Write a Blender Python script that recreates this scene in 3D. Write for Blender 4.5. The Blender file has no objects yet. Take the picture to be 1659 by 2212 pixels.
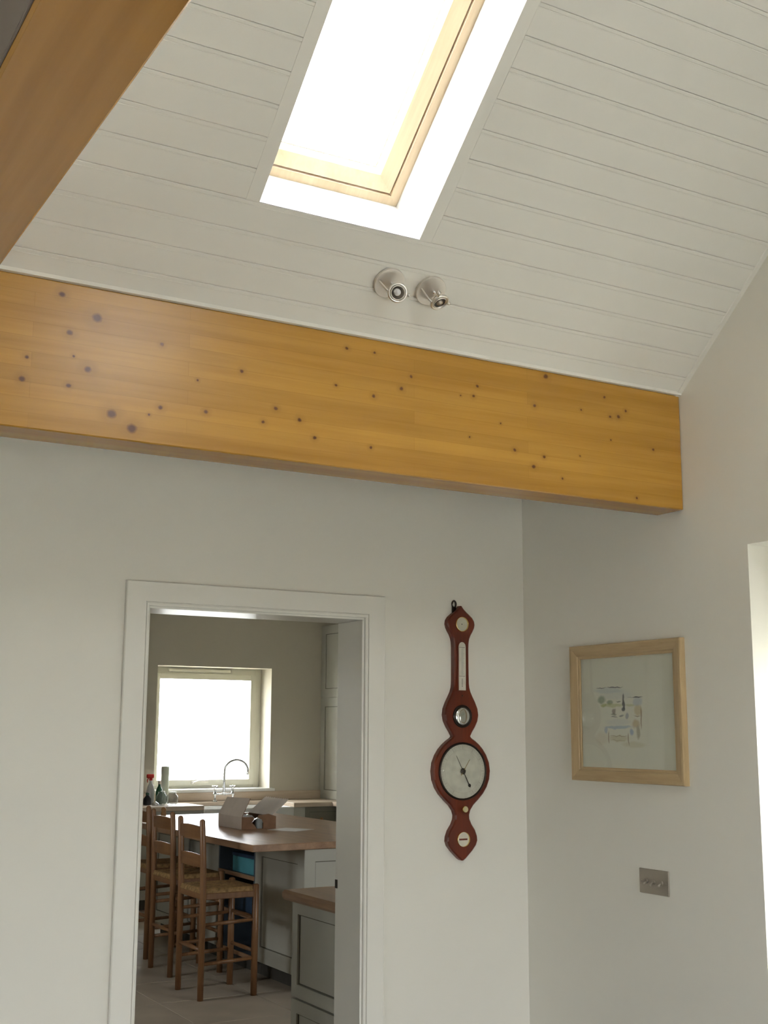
import bpy, math, random
from mathutils import Vector, Matrix

# ------------------------------------------------------------------ camera, sky, exposure
SC = bpy.context.scene
COL = SC.collection
rad = math.radians

CAM_POS = (0.0, 0.0, 1.58)
YAW, PITCH, ROLL = rad(29.97), rad(10.14), rad(0.272)
F_PX = 2643.7
cam = bpy.data.cameras.new('camera')
cam.sensor_fit = 'VERTICAL'
cam.sensor_height = 24.0
cam.lens = 24.0 * F_PX / 2212.0
cam.clip_start = 0.05
cam_ob = bpy.data.objects.new('camera', cam)
COL.objects.link(cam_ob)
fw = Vector((math.sin(YAW) * math.cos(PITCH), math.cos(YAW) * math.cos(PITCH), math.sin(PITCH)))
rt = Vector((math.cos(YAW), -math.sin(YAW), 0))
up = rt.cross(fw)
r2 = rt * math.cos(ROLL) + up * math.sin(ROLL)
u2 = r2.cross(fw)
cam_ob.matrix_world = Matrix(((r2.x, u2.x, -fw.x, CAM_POS[0]), (r2.y, u2.y, -fw.y, CAM_POS[1]),
                              (r2.z, u2.z, -fw.z, CAM_POS[2]), (0, 0, 0, 1)))
SC.camera = cam_ob

SKY_STRENGTH = 18.0
SC.view_settings.view_transform = 'Standard'
SC.view_settings.look = 'None'
SC.view_settings.gamma = 1.0
SC.view_settings.exposure = 0.08
SC.view_settings.use_curve_mapping = False
SC.cycles.adaptive_threshold = 0.25
SC.cycles.max_bounces = 6
SC.cycles.diffuse_bounces = 4
SC.cycles.glossy_bounces = 4
SC.cycles.transparent_max_bounces = 16
SC.cycles.sample_clamp_indirect = 6.0

world = bpy.data.worlds.new('overcast_sky')
SC.world = world
world.use_nodes = True
wn, wl = world.node_tree.nodes, world.node_tree.links
wn.clear()
w_out = wn.new('ShaderNodeOutputWorld')
w_bg = wn.new('ShaderNodeBackground')
w_tc = wn.new('ShaderNodeTexCoord')
w_sep = wn.new('ShaderNodeSeparateXYZ')
w_ramp = wn.new('ShaderNodeValToRGB')          # overcast sky: a little brighter towards the zenith
w_ramp.color_ramp.elements[0].position = 0.0
w_ramp.color_ramp.elements[0].color = (0.62, 0.64, 0.66, 1)
w_ramp.color_ramp.elements[1].position = 1.0
w_ramp.color_ramp.elements[1].color = (0.98, 1.0, 1.02, 1)
wl.new(w_tc.outputs['Generated'], w_sep.inputs[0])
wl.new(w_sep.outputs['Z'], w_ramp.inputs[0])
wl.new(w_ramp.outputs[0], w_bg.inputs['Color'])
w_bg.inputs['Strength'].default_value = SKY_STRENGTH
wl.new(w_bg.outputs[0], w_out.inputs[0])


def portal(name, loc, normal_in, w, h, updir=(0, 0, 1)):
    """sampling portal in a window opening: guides sky light, gives off none itself"""
    l = bpy.data.lights.new(name, 'AREA')
    l.shape = 'RECTANGLE'
    l.size, l.size_y = w, h
    l.cycles.is_portal = True
    o = bpy.data.objects.new(name, l)
    COL.objects.link(o)
    z = -Vector(normal_in).normalized()
    y = Vector(updir)
    y = (y - z * y.dot(z)).normalized()
    x = y.cross(z)
    o.matrix_world = Matrix(((x.x, y.x, z.x, loc[0]), (x.y, y.y, z.y, loc[1]), (x.z, y.z, z.z, loc[2]), (0, 0, 0, 1)))
    return o


# ------------------------------------------------------------------ room dimensions (metres)
YW, WT = 4.0, 0.19            # back wall face, thickness
XR = 2.96                     # right wall face
XL, YR = -3.2, -2.4           # left wall, rear wall
BY0, BY1 = 3.07, 3.20         # cross beam front, back
BZ0, BZ1 = 2.332, 2.736       # cross beam bottom, top
SLOPE = 0.88
TH = math.atan(SLOPE)
RIDGE_Y = 0.90
RIDGE_Z = BZ1 + (BY0 - RIDGE_Y) * SLOPE
U_RIDGE = (BY0 - RIDGE_Y) / math.cos(TH)
FLAT_Z = 2.80                 # flat soffit between beam and back wall
DX0, DX1, DZ = 1.39, 2.215, 1.988   # doorway
KX0, KX1, KY1, KZ = 0.6, 6.25, 11.4, 2.95
# ceiling frame: x = world x, y = up the slope, z = into the room
CEIL_M = Matrix(((1, 0, 0, 0), (0, -math.cos(TH), -math.sin(TH), BY0), (0, math.sin(TH), -math.cos(TH), BZ1), (0, 0, 0, 1)))
SKX0, SKX1, SKU0, SKU1 = 1.237, 1.735, 0.3420, 1.3100
PITCH_U, U_FIRST = 0.0882, 0.0749

# ------------------------------------------------------------------ node helpers


class NG:
    def __init__(self, m):
        m.use_nodes = True
        self.t = m.node_tree
        self.t.nodes.clear()
        self.out = self.t.nodes.new('ShaderNodeOutputMaterial')

    def n(self, typ, ins=None, **props):
        nd = self.t.nodes.new(typ)
        for k, v in props.items():
            setattr(nd, k, v)
        for k, v in (ins or {}).items():
            self.put(nd.inputs[k], v)
        return nd

    def put(self, sock, v):
        if isinstance(v, bpy.types.NodeSocket):
            self.t.links.new(v, sock)
        else:
            sock.default_value = v

    def math(self, op, a, b=0.0, clamp=False):
        nd = self.n('ShaderNodeMath', {0: a, 1: b}, operation=op)
        nd.use_clamp = clamp
        return nd.outputs[0]

    def mix(self, fac, a, b, mode='MIX'):
        nd = self.n('ShaderNodeMix', data_type='RGBA', blend_type=mode)
        self.put(nd.inputs[0], fac)
        self.put(nd.inputs[6], a)
        self.put(nd.inputs[7], b)
        return nd.outputs[2]

    def ramp(self, fac, stops):
        nd = self.n('ShaderNodeValToRGB', {0: fac})
        cr = nd.color_ramp
        while len(cr.elements) < len(stops):
            cr.elements.new(0.5)
        for e, (p, c) in zip(cr.elements, stops):
            e.position = p
            e.color = c if len(c) == 4 else (*c, 1)
        return nd.outputs[0]

    def obj(self, scale=(1, 1, 1)):
        tc = self.n('ShaderNodeTexCoord')
        return self.n('ShaderNodeMapping', {'Vector': tc.outputs['Object'], 'Scale': scale}).outputs[0]

    def noise(self, vec, scale, detail=3.0, rough=0.55, dist=0.0):
        return self.n('ShaderNodeTexNoise', {'Vector': vec, 'Scale': scale, 'Detail': detail, 'Roughness': rough, 'Distortion': dist}).outputs[0]

    def bump(self, h, strength=0.2, dist=0.01):
        return self.n('ShaderNodeBump', {'Height': h, 'Strength': strength, 'Distance': dist}).outputs[0]

    def bsdf(self, color, rough=0.6, metal=0.0, normal=None, spec=0.5, coat=0.0, coat_rough=0.1):
        b = self.n('ShaderNodeBsdfPrincipled')
        self.put(b.inputs['Base Color'], color if isinstance(color, bpy.types.NodeSocket) else (*color[:3], 1))
        self.put(b.inputs['Roughness'], rough)
        self.put(b.inputs['Metallic'], metal)
        self.put(b.inputs['Specular IOR Level'], spec)
        self.put(b.inputs['Coat Weight'], coat)
        self.put(b.inputs['Coat Roughness'], coat_rough)
        if normal is not None:
            self.put(b.inputs['Normal'], normal)
        self.t.links.new(b.outputs[0], self.out.inputs[0])
        return b


def newmat(name):
    m = bpy.data.materials.new(name)
    return m, NG(m)


def paint(name, c, rough=0.6, var=0.03, nscale=3.0, bump=0.0, bscale=180.0, spec=0.4):
    m, g = newmat(name)
    v = g.obj()
    nz = g.noise(v, nscale, 1)
    lo = tuple(x * (1 - var) for x in c)
    hi = tuple(min(1, x * (1 + var)) for x in c)
    colr = g.ramp(nz, [(0.3, lo), (0.7, hi)])
    nm = g.bump(g.noise(v, bscale, 0), bump, 0.002) if bump > 0.1 else None
    g.bsdf(colr, rough, normal=nm, spec=spec)
    return m


def metal(name, c, rough=0.25, var=0.06):
    m, g = newmat(name)
    v = g.obj()
    nz = g.noise(v, 60, 2)
    r = g.math('ADD', g.math('MULTIPLY', nz, 0.12), rough - 0.06)
    g.bsdf(c, r, 1.0)
    return m


def wood(name, light, dark, axis=0, grain=26.0, stretch=14.0, rough=0.45, ring=0.5, coat=0.0, spec=0.5):
    """plain grained timber; grain runs along the given local axis"""
    m, g = newmat(name)
    sc = [1.0, 1.0, 1.0]
    sc[axis] = 1.0 / stretch
    v = g.obj(tuple(sc))
    n1 = g.noise(v, grain, 5, 0.6, 0.4)
    n2 = g.noise(v, grain * 5, 3, 0.6)
    f = g.math('ADD', g.math('MULTIPLY', n1, 1 - ring * 0.4), g.math('MULTIPLY', n2, ring * 0.4))
    colr = g.ramp(f, [(0.32, dark), (0.66, light)])
    nm = g.bump(n2, 0.08, 0.001)
    g.bsdf(colr, rough, normal=nm, coat=coat, spec=spec)
    return m


KNOTS = [(0.794, 2.702, .0088), (0.89, 2.654, .0139), (0.819, 2.602, .0088), (1.071, 2.612, .0057), (0.712, 2.519, .0057), (0.703, 2.459, .0082), (0.872, 2.51, .0101), (0.823, 2.459, .0063), (0.94, 2.399, .0139), (0.997, 2.367, .0139), (1.074, 2.435, .007), (1.204, 2.44, .0063), (1.177, 2.526, .0038), (1.308, 2.572, .0057), (1.415, 2.479, .0063), (1.376, 2.434, .0057), (1.49, 2.456, .007), (1.539, 2.409, .0057), (1.606, 2.576, .0044), (1.733, 2.561, .0063), (1.724, 2.403, .0051), (1.641, 2.694, .0057), (1.735, 2.696, .0044), (0.832, 2.54, .0038), (1.042, 2.411, .0038), (1.863, 2.641, .0055), (1.829, 2.598, .0067), (2.106, 2.647, .0055), (2.092, 2.612, .0055), (2.376, 2.719, .0097), (2.329, 2.614, .0061), (2.52, 2.627, .0042), (2.621, 2.684, .0055), (2.712, 2.649, .0055), (2.679, 2.624, .0073), (2.644, 2.62, .0055), (2.83, 2.529, .0055), (2.247, 2.458, .0061), (2.364, 2.45, .0055), (2.321, 2.413, .0073), (2.194, 2.537, .0036), (2.076, 2.479, .0036), (2.436, 2.386, .0042), (2.749, 2.353, .0049), (2.643, 2.54, .0036), (2.044, 2.607, .003), (2.511, 2.47, .003)]


def glulam(name, knots, axis, light, mid, dark, rough=0.27):
    """varnished laminated spruce: lamellae, finger joints, grain and knots at given places (axis 0: runs in x, 1: runs in y)"""
    m, g = newmat(name)
    tc = g.n('ShaderNodeTexCoord').outputs['Object']
    sc = [1.0, 1.0, 1.0]
    sc[axis] = 0.045
    gv = g.n('ShaderNodeMapping', {'Vector': tc, 'Scale': tuple(sc)}).outputs[0]
    warp = g.noise(g.n('ShaderNodeMapping', {'Vector': tc, 'Scale': tuple(0.35 if k == axis else 1.0 for k in range(3))}).outputs[0], 2.5, 2)
    wv3 = g.n('ShaderNodeCombineXYZ', {0: 0.0 if axis == 0 else g.math('MULTIPLY', warp, 0.03), 1: 0.0 if axis == 1 else g.math('MULTIPLY', warp, 0.03), 2: g.math('MULTIPLY', warp, 0.03)}).outputs[0]
    gv = g.n('ShaderNodeVectorMath', {0: gv, 1: wv3}, operation='ADD').outputs[0]
    n1 = g.noise(gv, 30.0, 4, 0.55, 0.0)
    n2 = g.noise(gv, 150.0, 2, 0.5)
    base = g.ramp(g.math('ADD', g.math('MULTIPLY', n1, 0.88), g.math('MULTIPLY', n2, 0.12)), [(0.28, mid), (0.66, light)])
    # lamellae with finger-jointed lengths
    sep = g.n('ShaderNodeSeparateXYZ', {0: tc})
    bv = g.n('ShaderNodeCombineXYZ', {0: sep.outputs[axis], 1: g.math('ADD', sep.outputs[2], -BZ0), 2: 0.0}).outputs[0]
    br = g.n('ShaderNodeTexBrick', {'Vector': bv, 'Color1': (0.84, 0.81, 0.76, 1), 'Color2': (1.07, 1.06, 1.05, 1), 'Mortar': (0.74, 0.68, 0.60, 1),
                                    'Scale': 1.0, 'Mortar Size': 0.0007, 'Mortar Smooth': 0.4, 'Bias': 0.1, 'Brick Width': 1.15, 'Row Height': 0.0404}, offset=0.37, offset_frequency=2)
    colr = g.mix(0.75, base, br.outputs['Color'], 'MULTIPLY')
    # long cloudy tone
    cl = g.noise(tc, 1.6, 2)
    colr = g.mix(g.math('MULTIPLY', cl, 0.32), colr, (*mid, 1))
    rgh = rough
    if knots:
        wv = g.n('ShaderNodeVectorMath', {0: tc, 1: g.n('ShaderNodeVectorMath', {0: g.n('ShaderNodeTexNoise', {'Vector': tc, 'Scale': 60.0}).outputs['Color'], 1: (0.006, 0.006, 0.006)}, operation='MULTIPLY').outputs[0]}, operation='ADD').outputs[0]
        dmin = None
        for (a, b, r) in knots:
            c = Vector((a, BY0, b)) + Vector((0.003, 0.003, 0.003))
            dv = g.n('ShaderNodeVectorMath', {0: wv, 1: tuple(c)}, operation='SUBTRACT').outputs[0]
            dv = g.n('ShaderNodeVectorMath', {0: dv, 1: (0.9 / r, 0.4 / r, 1.0 / r)}, operation='MULTIPLY').outputs[0]
            d = g.n('ShaderNodeVectorMath', {0: dv}, operation='LENGTH').outputs['Value']
            dmin = d if dmin is None else g.math('MINIMUM', dmin, d)
        halo = g.ramp(g.math('MULTIPLY', dmin, 0.25), [(0.12, (0.62, 0.62, 0.62)), (0.75, (0, 0, 0))])
        core = g.ramp(g.math('MULTIPLY', dmin, 0.25), [(0.12, (1, 1, 1)), (0.27, (0, 0, 0))])
        halo = g.math('MULTIPLY', halo, g.math('ADD', g.math('MULTIPLY', n1, 0.9), 0.0))
        colr = g.mix(halo, colr, (*dark, 1))
        colr = g.mix(g.math('MULTIPLY', core, 0.85), colr, (0.085, 0.028, 0.013, 1))
    g.bsdf(colr, rgh, spec=0.5)
    return m


def glass_mat(name, tint=(1, 1, 1), ior=1.45):
    m, g = newmat(name)
    tr = g.n('ShaderNodeBsdfTransparent', {0: (*tint, 1)})
    gl = g.n('ShaderNodeBsdfGlossy', {'Roughness': 0.02})
    # thin sheet: the same mirror share from either side of each face (Schlick)
    geo = g.n('ShaderNodeNewGeometry')
    cs = g.math('ABSOLUTE', g.n('ShaderNodeVectorMath', {0: geo.outputs['Incoming'], 1: geo.outputs['Normal']}, operation='DOT_PRODUCT').outputs['Value'])
    f0 = ((ior - 1) / (ior + 1)) ** 2
    fr = g.math('ADD', g.math('MULTIPLY', g.math('POWER', g.math('SUBTRACT', 1.0, cs), 5.0), 1 - f0), f0, True)
    mx = g.n('ShaderNodeMixShader', {0: fr, 1: tr.outputs[0], 2: gl.outputs[0]})
    g.t.links.new(mx.outputs[0], g.out.inputs[0])
    return m


M = {}
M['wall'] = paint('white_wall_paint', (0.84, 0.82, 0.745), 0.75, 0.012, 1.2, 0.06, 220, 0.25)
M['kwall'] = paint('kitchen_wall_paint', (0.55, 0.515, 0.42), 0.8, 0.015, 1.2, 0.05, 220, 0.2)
M['ceil'] = paint('white_board_paint', (0.845, 0.83, 0.765), 0.55, 0.015, 2.0, 0.03, 140, 0.35)
M['gloss'] = paint('white_gloss_woodwork', (0.845, 0.83, 0.765), 0.25, 0.012, 2.0, 0.0)
M['reveal'] = paint('white_reveal', (0.83, 0.83, 0.82), 0.5, 0.01, 2.0)
M['floor'] = paint('living_floor', (0.12, 0.112, 0.10), 0.5, 0.1, 3.0)
M['tile'] = paint('stone_tile', (0.37, 0.32, 0.25), 0.42, 0.10, 4.5, 0.1, 40)
M['grout'] = paint('grout', (0.27, 0.235, 0.19), 0.9, 0.05, 30)
M['roof'] = paint('roof_build_up', (0.45, 0.43, 0.4), 0.9, 0.05, 3)
M['ground'] = paint('outside_ground', (0.60, 0.59, 0.53), 0.95, 0.15, 0.6)
PINE_L, PINE_M, PINE_D = (0.53, 0.287, 0.046), (0.395, 0.194, 0.025), (0.20, 0.070, 0.020)
M['beam'] = glulam('varnished_glulam_spruce', KNOTS, 0, PINE_L, PINE_M, PINE_D)
M['beam_y'] = glulam('varnished_glulam_spruce_side', [], 1, (0.62, 0.33, 0.085), (0.50, 0.245, 0.05), PINE_D)
M['pine_frame'] = wood('lacquered_pine', (0.76, 0.62, 0.42), (0.62, 0.47, 0.29), 1, 22, 16, 0.4)
M['glass'] = glass_mat('window_glass')
M['glass_pic'] = glass_mat('picture_glass', (0.97, 0.98, 0.97), 1.5)
M['mahog'] = wood('polished_mahogany', (0.165, 0.026, 0.007), (0.066, 0.010, 0.004), 2, 20, 16, 0.32, coat=0.0)
M['dark_rim'] = metal('dark_bronze', (0.05, 0.042, 0.035), 0.35)
M['brass'] = metal('brass', (0.75, 0.55, 0.20), 0.25)
M['silvered'] = paint('silvered_dial', (0.60, 0.585, 0.50), 0.38, 0.10, 30, 0.02, 200, 0.7)
M['ivory'] = paint('ivory_plate', (0.66, 0.64, 0.54), 0.4, 0.05, 40)
M['aged_ivory'] = paint('aged_ivory', (0.50, 0.45, 0.26), 0.4, 0.08, 60)
M['ink'] = paint('black_ink', (0.05, 0.035, 0.03), 0.5, 0.1, 30)
M['steel_hand'] = metal('blued_steel', (0.10, 0.09, 0.08), 0.4)
M['taupe'] = paint('beam_side_shade_taupe', (0.215, 0.172, 0.146), 0.6, 0.06, 6)  # grey tone that paints shade onto the tie beam's side
M['oak'] = wood('pale_oak', (0.545, 0.405, 0.225), (0.40, 0.285, 0.145), 1, 30, 14, 0.5)
M['oak_z'] = wood('pale_oak_upright', (0.545, 0.405, 0.225), (0.40, 0.285, 0.145), 2, 30, 14, 0.5)
M['nickel'] = metal('satin_nickel', (0.78, 0.75, 0.70), 0.34)
M['nickel_matt'] = metal('matt_nickel_plate', (0.74, 0.70, 0.65), 0.55)
M['nickel_dk'] = metal('brushed_nickel_plate', (0.42, 0.38, 0.33), 0.42)
M['chrome'] = metal('chrome', (0.85, 0.86, 0.88), 0.08)
M['lampdark'] = paint('lamp_interior', (0.10, 0.09, 0.08), 0.35, 0.1, 30)
M['stool'] = wood('beech_stool', (0.255, 0.125, 0.050), (0.165, 0.076, 0.030), 2, 34, 10, 0.38)
M['stool_x'] = wood('beech_stool_rail', (0.255, 0.125, 0.050), (0.165, 0.076, 0.030), 1, 34, 10, 0.38)
M['rush'] = paint('woven_rush', (0.30, 0.185, 0.075), 0.7, 0.35, 45, 0.4, 300, 0.3)
M['cab'] = paint('sage_grey_cabinet', (0.47, 0.465, 0.40), 0.45, 0.03, 4)
M['cab_dk'] = paint('olive_grey_cabinet', (0.21, 0.20, 0.15), 0.5, 0.04, 4)
M['cab_line'] = paint('cabinet_shadow_bead', (0.13, 0.12, 0.09), 0.6, 0.05, 20)
M['worktop'] = wood('oiled_oak_worktop', (0.42, 0.255, 0.145), (0.27, 0.15, 0.08), 1, 18, 12, 0.30, spec=0.6)
M['worktop_pale'] = wood('pale_scrubbed_worktop', (0.62, 0.52, 0.40), (0.50, 0.39, 0.28), 0, 18, 12, 0.35, spec=0.6)
M['plinth'] = paint('dark_plinth', (0.06, 0.055, 0.045), 0.7, 0.1, 8)
M['shelf_in'] = paint('blue_grey_shelf_lining', (0.085, 0.105, 0.125), 0.6, 0.08, 8)
M['teal'] = paint('teal_card', (0.10, 0.36, 0.42), 0.5, 0.08, 10)
M['navy'] = paint('navy_card', (0.03, 0.06, 0.11), 0.5, 0.1, 10)
M['card'] = paint('white_faced_card', (0.66, 0.58, 0.50), 0.6, 0.04, 12)
M['card_in'] = paint('brown_card', (0.24, 0.13, 0.07), 0.75, 0.10, 18)
M['film'] = paint('crumpled_white_film', (0.74, 0.74, 0.76), 0.3, 0.12, 40, 0.6, 40)
M['grey_tin'] = paint('grey_tin', (0.26, 0.28, 0.27), 0.55, 0.1, 12)
M['paper'] = paint('white_paper', (0.72, 0.70, 0.67), 0.7, 0.03, 10)
M['ceramic'] = paint('white_glazed_ceramic', (0.74, 0.74, 0.70), 0.15, 0.02, 6)
M['red'] = paint('red_plastic', (0.55, 0.03, 0.02), 0.35, 0.05, 10)
M['white_pl'] = paint('white_plastic', (0.75, 0.75, 0.75), 0.35, 0.03, 10)
M['green_gl'] = paint('dark_green_bottle', (0.04, 0.12, 0.07), 0.12, 0.1, 12)
M['pale_green'] = paint('pale_green_roll', (0.60, 0.66, 0.55), 0.7, 0.05, 14)
M['black'] = paint('black_plastic', (0.02, 0.022, 0.022), 0.3, 0.1, 10)
M['clear'] = glass_mat('clear_jar_glass', (0.86, 0.88, 0.89), 1.75)
M['pvc'] = paint('cream_window_frame', (0.74, 0.72, 0.60), 0.4, 0.02, 6)
M['brown_pot'] = wood('turned_wood', (0.42, 0.22, 0.07), (0.28, 0.13, 0.04), 2, 30, 6, 0.35)

# ------------------------------------------------------------------ mesh helpers


class MB:
    def __init__(self):
        self.v, self.f, self.s, self.mi = [], [], [], []

    def add(self, vs, fs, smooth=False, mi=0):
        k = len(self.v)
        self.v += [tuple(p) for p in vs]
        for f in fs:
            self.f.append(tuple(i + k for i in f))
            self.s.append(smooth)
            self.mi.append(mi)
        return self

    def box(self, a, b, mi=0):
        (x0, y0, z0), (x1, y1, z1) = a, b
        return self.add([(x0, y0, z0), (x1, y0, z0), (x1, y1, z0), (x0, y1, z0), (x0, y0, z1), (x1, y0, z1), (x1, y1, z1), (x0, y1, z1)],
                        [(0, 3, 2, 1), (4, 5, 6, 7), (0, 1, 5, 4), (1, 2, 6, 5), (2, 3, 7, 6), (3, 0, 4, 7)], False, mi)

    def bbox(self, a, b, c=0.003, mi=0):
        """box with all edges chamfered by c"""
        lo, hi = [min(p, q) for p, q in zip(a, b)], [max(p, q) for p, q in zip(a, b)]
        c = min([c] + [(h - l) * 0.45 for l, h in zip(lo, hi)])
        vs, idx = [], {}
        for sx in (0, 1):
            for sy in (0, 1):
                for sz in (0, 1):
                    for ax in range(3):
                        s = (sx, sy, sz)
                        p = [0, 0, 0]
                        for k in range(3):
                            e = hi[k] if s[k] else lo[k]
                            p[k] = e if k == ax else (e - c if s[k] else e + c)
                        idx[(sx, sy, sz, ax)] = len(vs)
                        vs.append(p)
        fs = []
        for ax in range(3):
            o = [k for k in range(3) if k != ax]
            for s in (0, 1):
                q = []
                for a1, b1 in ((0, 0), (1, 0), (1, 1), (0, 1)):
                    t = [0, 0, 0]
                    t[ax], t[o[0]], t[o[1]] = s, a1, b1
                    q.append(idx[(*t, ax)])
                fs.append(q)
        for ax in range(3):     # edges along ax
            o = [k for k in range(3) if k != ax]
            for a1 in (0, 1):
                for b1 in (0, 1):
                    t0, t1 = [0, 0, 0], [0, 0, 0]
                    t0[ax], t1[ax] = 0, 1
                    t0[o[0]] = t1[o[0]] = a1
                    t0[o[1]] = t1[o[1]] = b1
                    fs.append([idx[(*t0, o[0])], idx[(*t1, o[0])], idx[(*t1, o[1])], idx[(*t0, o[1])]])
        for sx in (0, 1):
            for sy in (0, 1):
                for sz in (0, 1):
                    fs.append([idx[(sx, sy, sz, k)] for k in range(3)])
        cen = Vector([(l + h) / 2 for l, h in zip(lo, hi)])
        out = []
        for f in fs:
            p = [Vector(vs[i]) for i in f]
            nrm = (p[1] - p[0]).cross(p[2] - p[0])
            out.append(f if nrm.dot(sum(p, Vector()) / len(p) - cen) > 0 else f[::-1])
        return self.add(vs, out, False, mi)

    def tube(self, pts, r, seg=10, cap=True, mi=0, closed=False):
        pts = [Vector(p) for p in pts]
        rs = r if isinstance(r, (list, tuple)) else [r] * len(pts)
        n = len(pts)
        k0 = len(self.v)
        up_ = None
        vs, fs = [], []
        for i, p in enumerate(pts):
            if closed:
                t = (pts[(i + 1) % n] - pts[i - 1]).normalized()
            else:
                t = (pts[min(i + 1, n - 1)] - pts[max(i - 1, 0)]).normalized()
            if up_ is None:
                a = Vector((0, 0, 1)) if abs(t.z) < 0.9 else Vector((1, 0, 0))
                up_ = (a - t * a.dot(t)).normalized()
            else:
                up_ = (up_ - t * up_.dot(t)).normalized()
            sd = t.cross(up_)
            for j in range(seg):
                an = 2 * math.pi * j / seg
                vs.append(p + (up_ * math.cos(an) + sd * math.sin(an)) * rs[i])
        m = n if closed else n - 1
        for i in range(m):
            for j in range(seg):
                a, b = i * seg + j, i * seg + (j + 1) % seg
                c, d = ((i + 1) % n) * seg + (j + 1) % seg, ((i + 1) % n) * seg + j
                fs.append((a, d, c, b))
        self.add(vs, fs, True, mi)
        if cap and not closed:
            self.f.append(tuple(k0 + j for j in range(seg)))
            self.f.append(tuple(k0 + (n - 1) * seg + j for j in range(seg))[::-1])
            self.s += [False, False]
            self.mi += [mi, mi]
        return self

    def lathe(self, prof, origin=(0, 0, 0), axis=(0, 0, 1), seg=24, smooth=True, mi=0):
        """prof: list of (radius, height along axis)"""
        ax = Vector(axis).normalized()
        a = Vector((0, 0, 1)) if abs(ax.z) < 0.9 else Vector((1, 0, 0))
        e1 = (a - ax * a.dot(ax)).normalized()
        e2 = ax.cross(e1)
        o = Vector(origin)
        vs, fs = [], []
        for (r, h) in prof:
            for j in range(seg):
                an = 2 * math.pi * j / seg
                vs.append(o + ax * h + (e1 * math.cos(an) + e2 * math.sin(an)) * max(r, 1e-5))
        for i in range(len(prof) - 1):
            for j in range(seg):
                k = (j + 1) % seg
                fs.append((i * seg + j, i * seg + k, (i + 1) * seg + k, (i + 1) * seg + j))
        return self.add(vs, fs, smooth, mi)

    def prism(self, poly, ext, mi=0):
        """poly: list of 3d points (planar), ext: extrusion vector"""
        n = len(poly)
        e = Vector(ext)
        vs = [Vector(p) for p in poly] + [Vector(p) + e for p in poly]
        fs = [tuple(range(n))[::-1], tuple(range(n, 2 * n))]
        for i in range(n):
            j = (i + 1) % n
            fs.append((i, j, n + j, n + i))
        return self.add(vs, fs, False, mi)

    def build(self, name, mat, parent=None, smooth_angle=None):
        me = bpy.data.meshes.new(name)
        me.from_pydata(self.v, [], self.f)
        for m in (mat if isinstance(mat, (list, tuple)) else [mat]):
            me.materials.append(M[m] if isinstance(m, str) else m)
        me.polygons.foreach_set('use_smooth', self.s)
        me.polygons.foreach_set('material_index', self.mi)
        me.update()
        o = bpy.data.objects.new(name, me)
        COL.objects.link(o)
        if parent is not None:
            o.parent = parent
        return o


def tag(o, label=None, cat=None, group=None, kind=None):
    if label:
        o['label'] = label
    if cat:
        o['category'] = cat
    if group:
        o['group'] = group
    if kind:
        o['kind'] = kind
    return o


def empty(name, loc=(0, 0, 0), rotz=0.0):
    o = bpy.data.objects.new(name, None)
    o.empty_display_size = 0.1
    COL.objects.link(o)
    o.location = loc
    o.rotation_euler = (0, 0, rotz)
    return o


def thing(name, label, cat, loc=(0, 0, 0), rotz=0.0, group=None):
    return tag(empty(name, loc, rotz), label, cat, group)


def struct(name, mb, mat, label=None):
    return tag(mb.build(name, mat), label, None, None, 'structure')


def copy_tree(o, parent=None):
    c = o.copy()
    COL.objects.link(c)
    c.parent = parent
    for ch in [x for x in COL.objects if x.parent == o]:
        copy_tree(ch, c)
    return c


def bridge_ring(mb, outer, inner, mi=0):
    """flat ring between two closed outlines of equal length"""
    n = len(outer)
    k = len(mb.v)
    fs = [(i, (i + 1) % n, n + (i + 1) % n, n + i) for i in range(n)]
    return mb.add(list(outer) + list(inner), fs, False, mi)


# ================================================================== STRUCTURE
# ---- walls
w = MB()
KN = (3.80, 4.65, 1.05, 2.05)      # unseen kitchen window, added in the outside part of this wall for light
w.box((XL, YW, 0), (DX0 - .027, YW + WT, 3.2)).box((DX1 + .027, YW, 0), (KN[0], YW + WT, 3.2)).box((KN[1], YW, 0), (KX1 + .3, YW + WT, 3.2))
w.box((KN[0], YW, 0), (KN[1], YW + WT, KN[2])).box((KN[0], YW, KN[3]), (KN[1], YW + WT, 3.2)).box((DX0 - .027, YW, DZ + .027), (DX1 + .027, YW + WT, 3.2))
struct('wall_back', w, 'wall', 'white painted wall with the kitchen doorway')

RD0, RD1, RDZ, RT = 2.36, 2.79, 2.177, 0.36     # glazed opening in the right wall
w = MB()
w.box((XR, RD1, -0.02), (XR + RT, YW, 4.9)).box((XR, YR, -0.02), (XR + RT, RD0, 4.9)).box((XR, RD0, RDZ), (XR + RT, RD1, 4.9))
struct('wall_right', w, 'wall', 'white painted gable wall with the glazed door at the right edge')

LW = (0.0, 1.1, 0.25, 1.70)     # unseen left window, added to brighten the right wall; y0,y1,z0,z1
w = MB()
w.box((XL - .3, YR, -0.02), (XL, LW[0], 4.9)).box((XL - .3, LW[1], -0.02), (XL, YW, 4.9))
w.box((XL - .3, LW[0], -0.02), (XL, LW[1], LW[2])).box((XL - .3, LW[0], LW[3]), (XL, LW[1], 4.9))
struct('wall_left', w, 'wall')

RW = [(0.2, 2.3)]  # unseen rear window, added and sized for the room's light
RWZ = (0.05, 1.65)
w = MB()
xs = [XL, RW[0][0], RW[0][1], XR]
for i in range(0, 4, 2):
    w.box((xs[i], YR - .3, -0.02), (xs[i + 1], YR, 3.2))
for a, b in RW:
    w.box((a, YR - .3, -0.02), (b, YR, RWZ[0])).box((a, YR - .3, RWZ[1]), (b, YR, 3.2))
struct('wall_rear', w, 'wall')

struct('floor', MB().box((XL, YR, -0.12), (XR, YW + WT * 0.5, 0)), 'floor')

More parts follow.
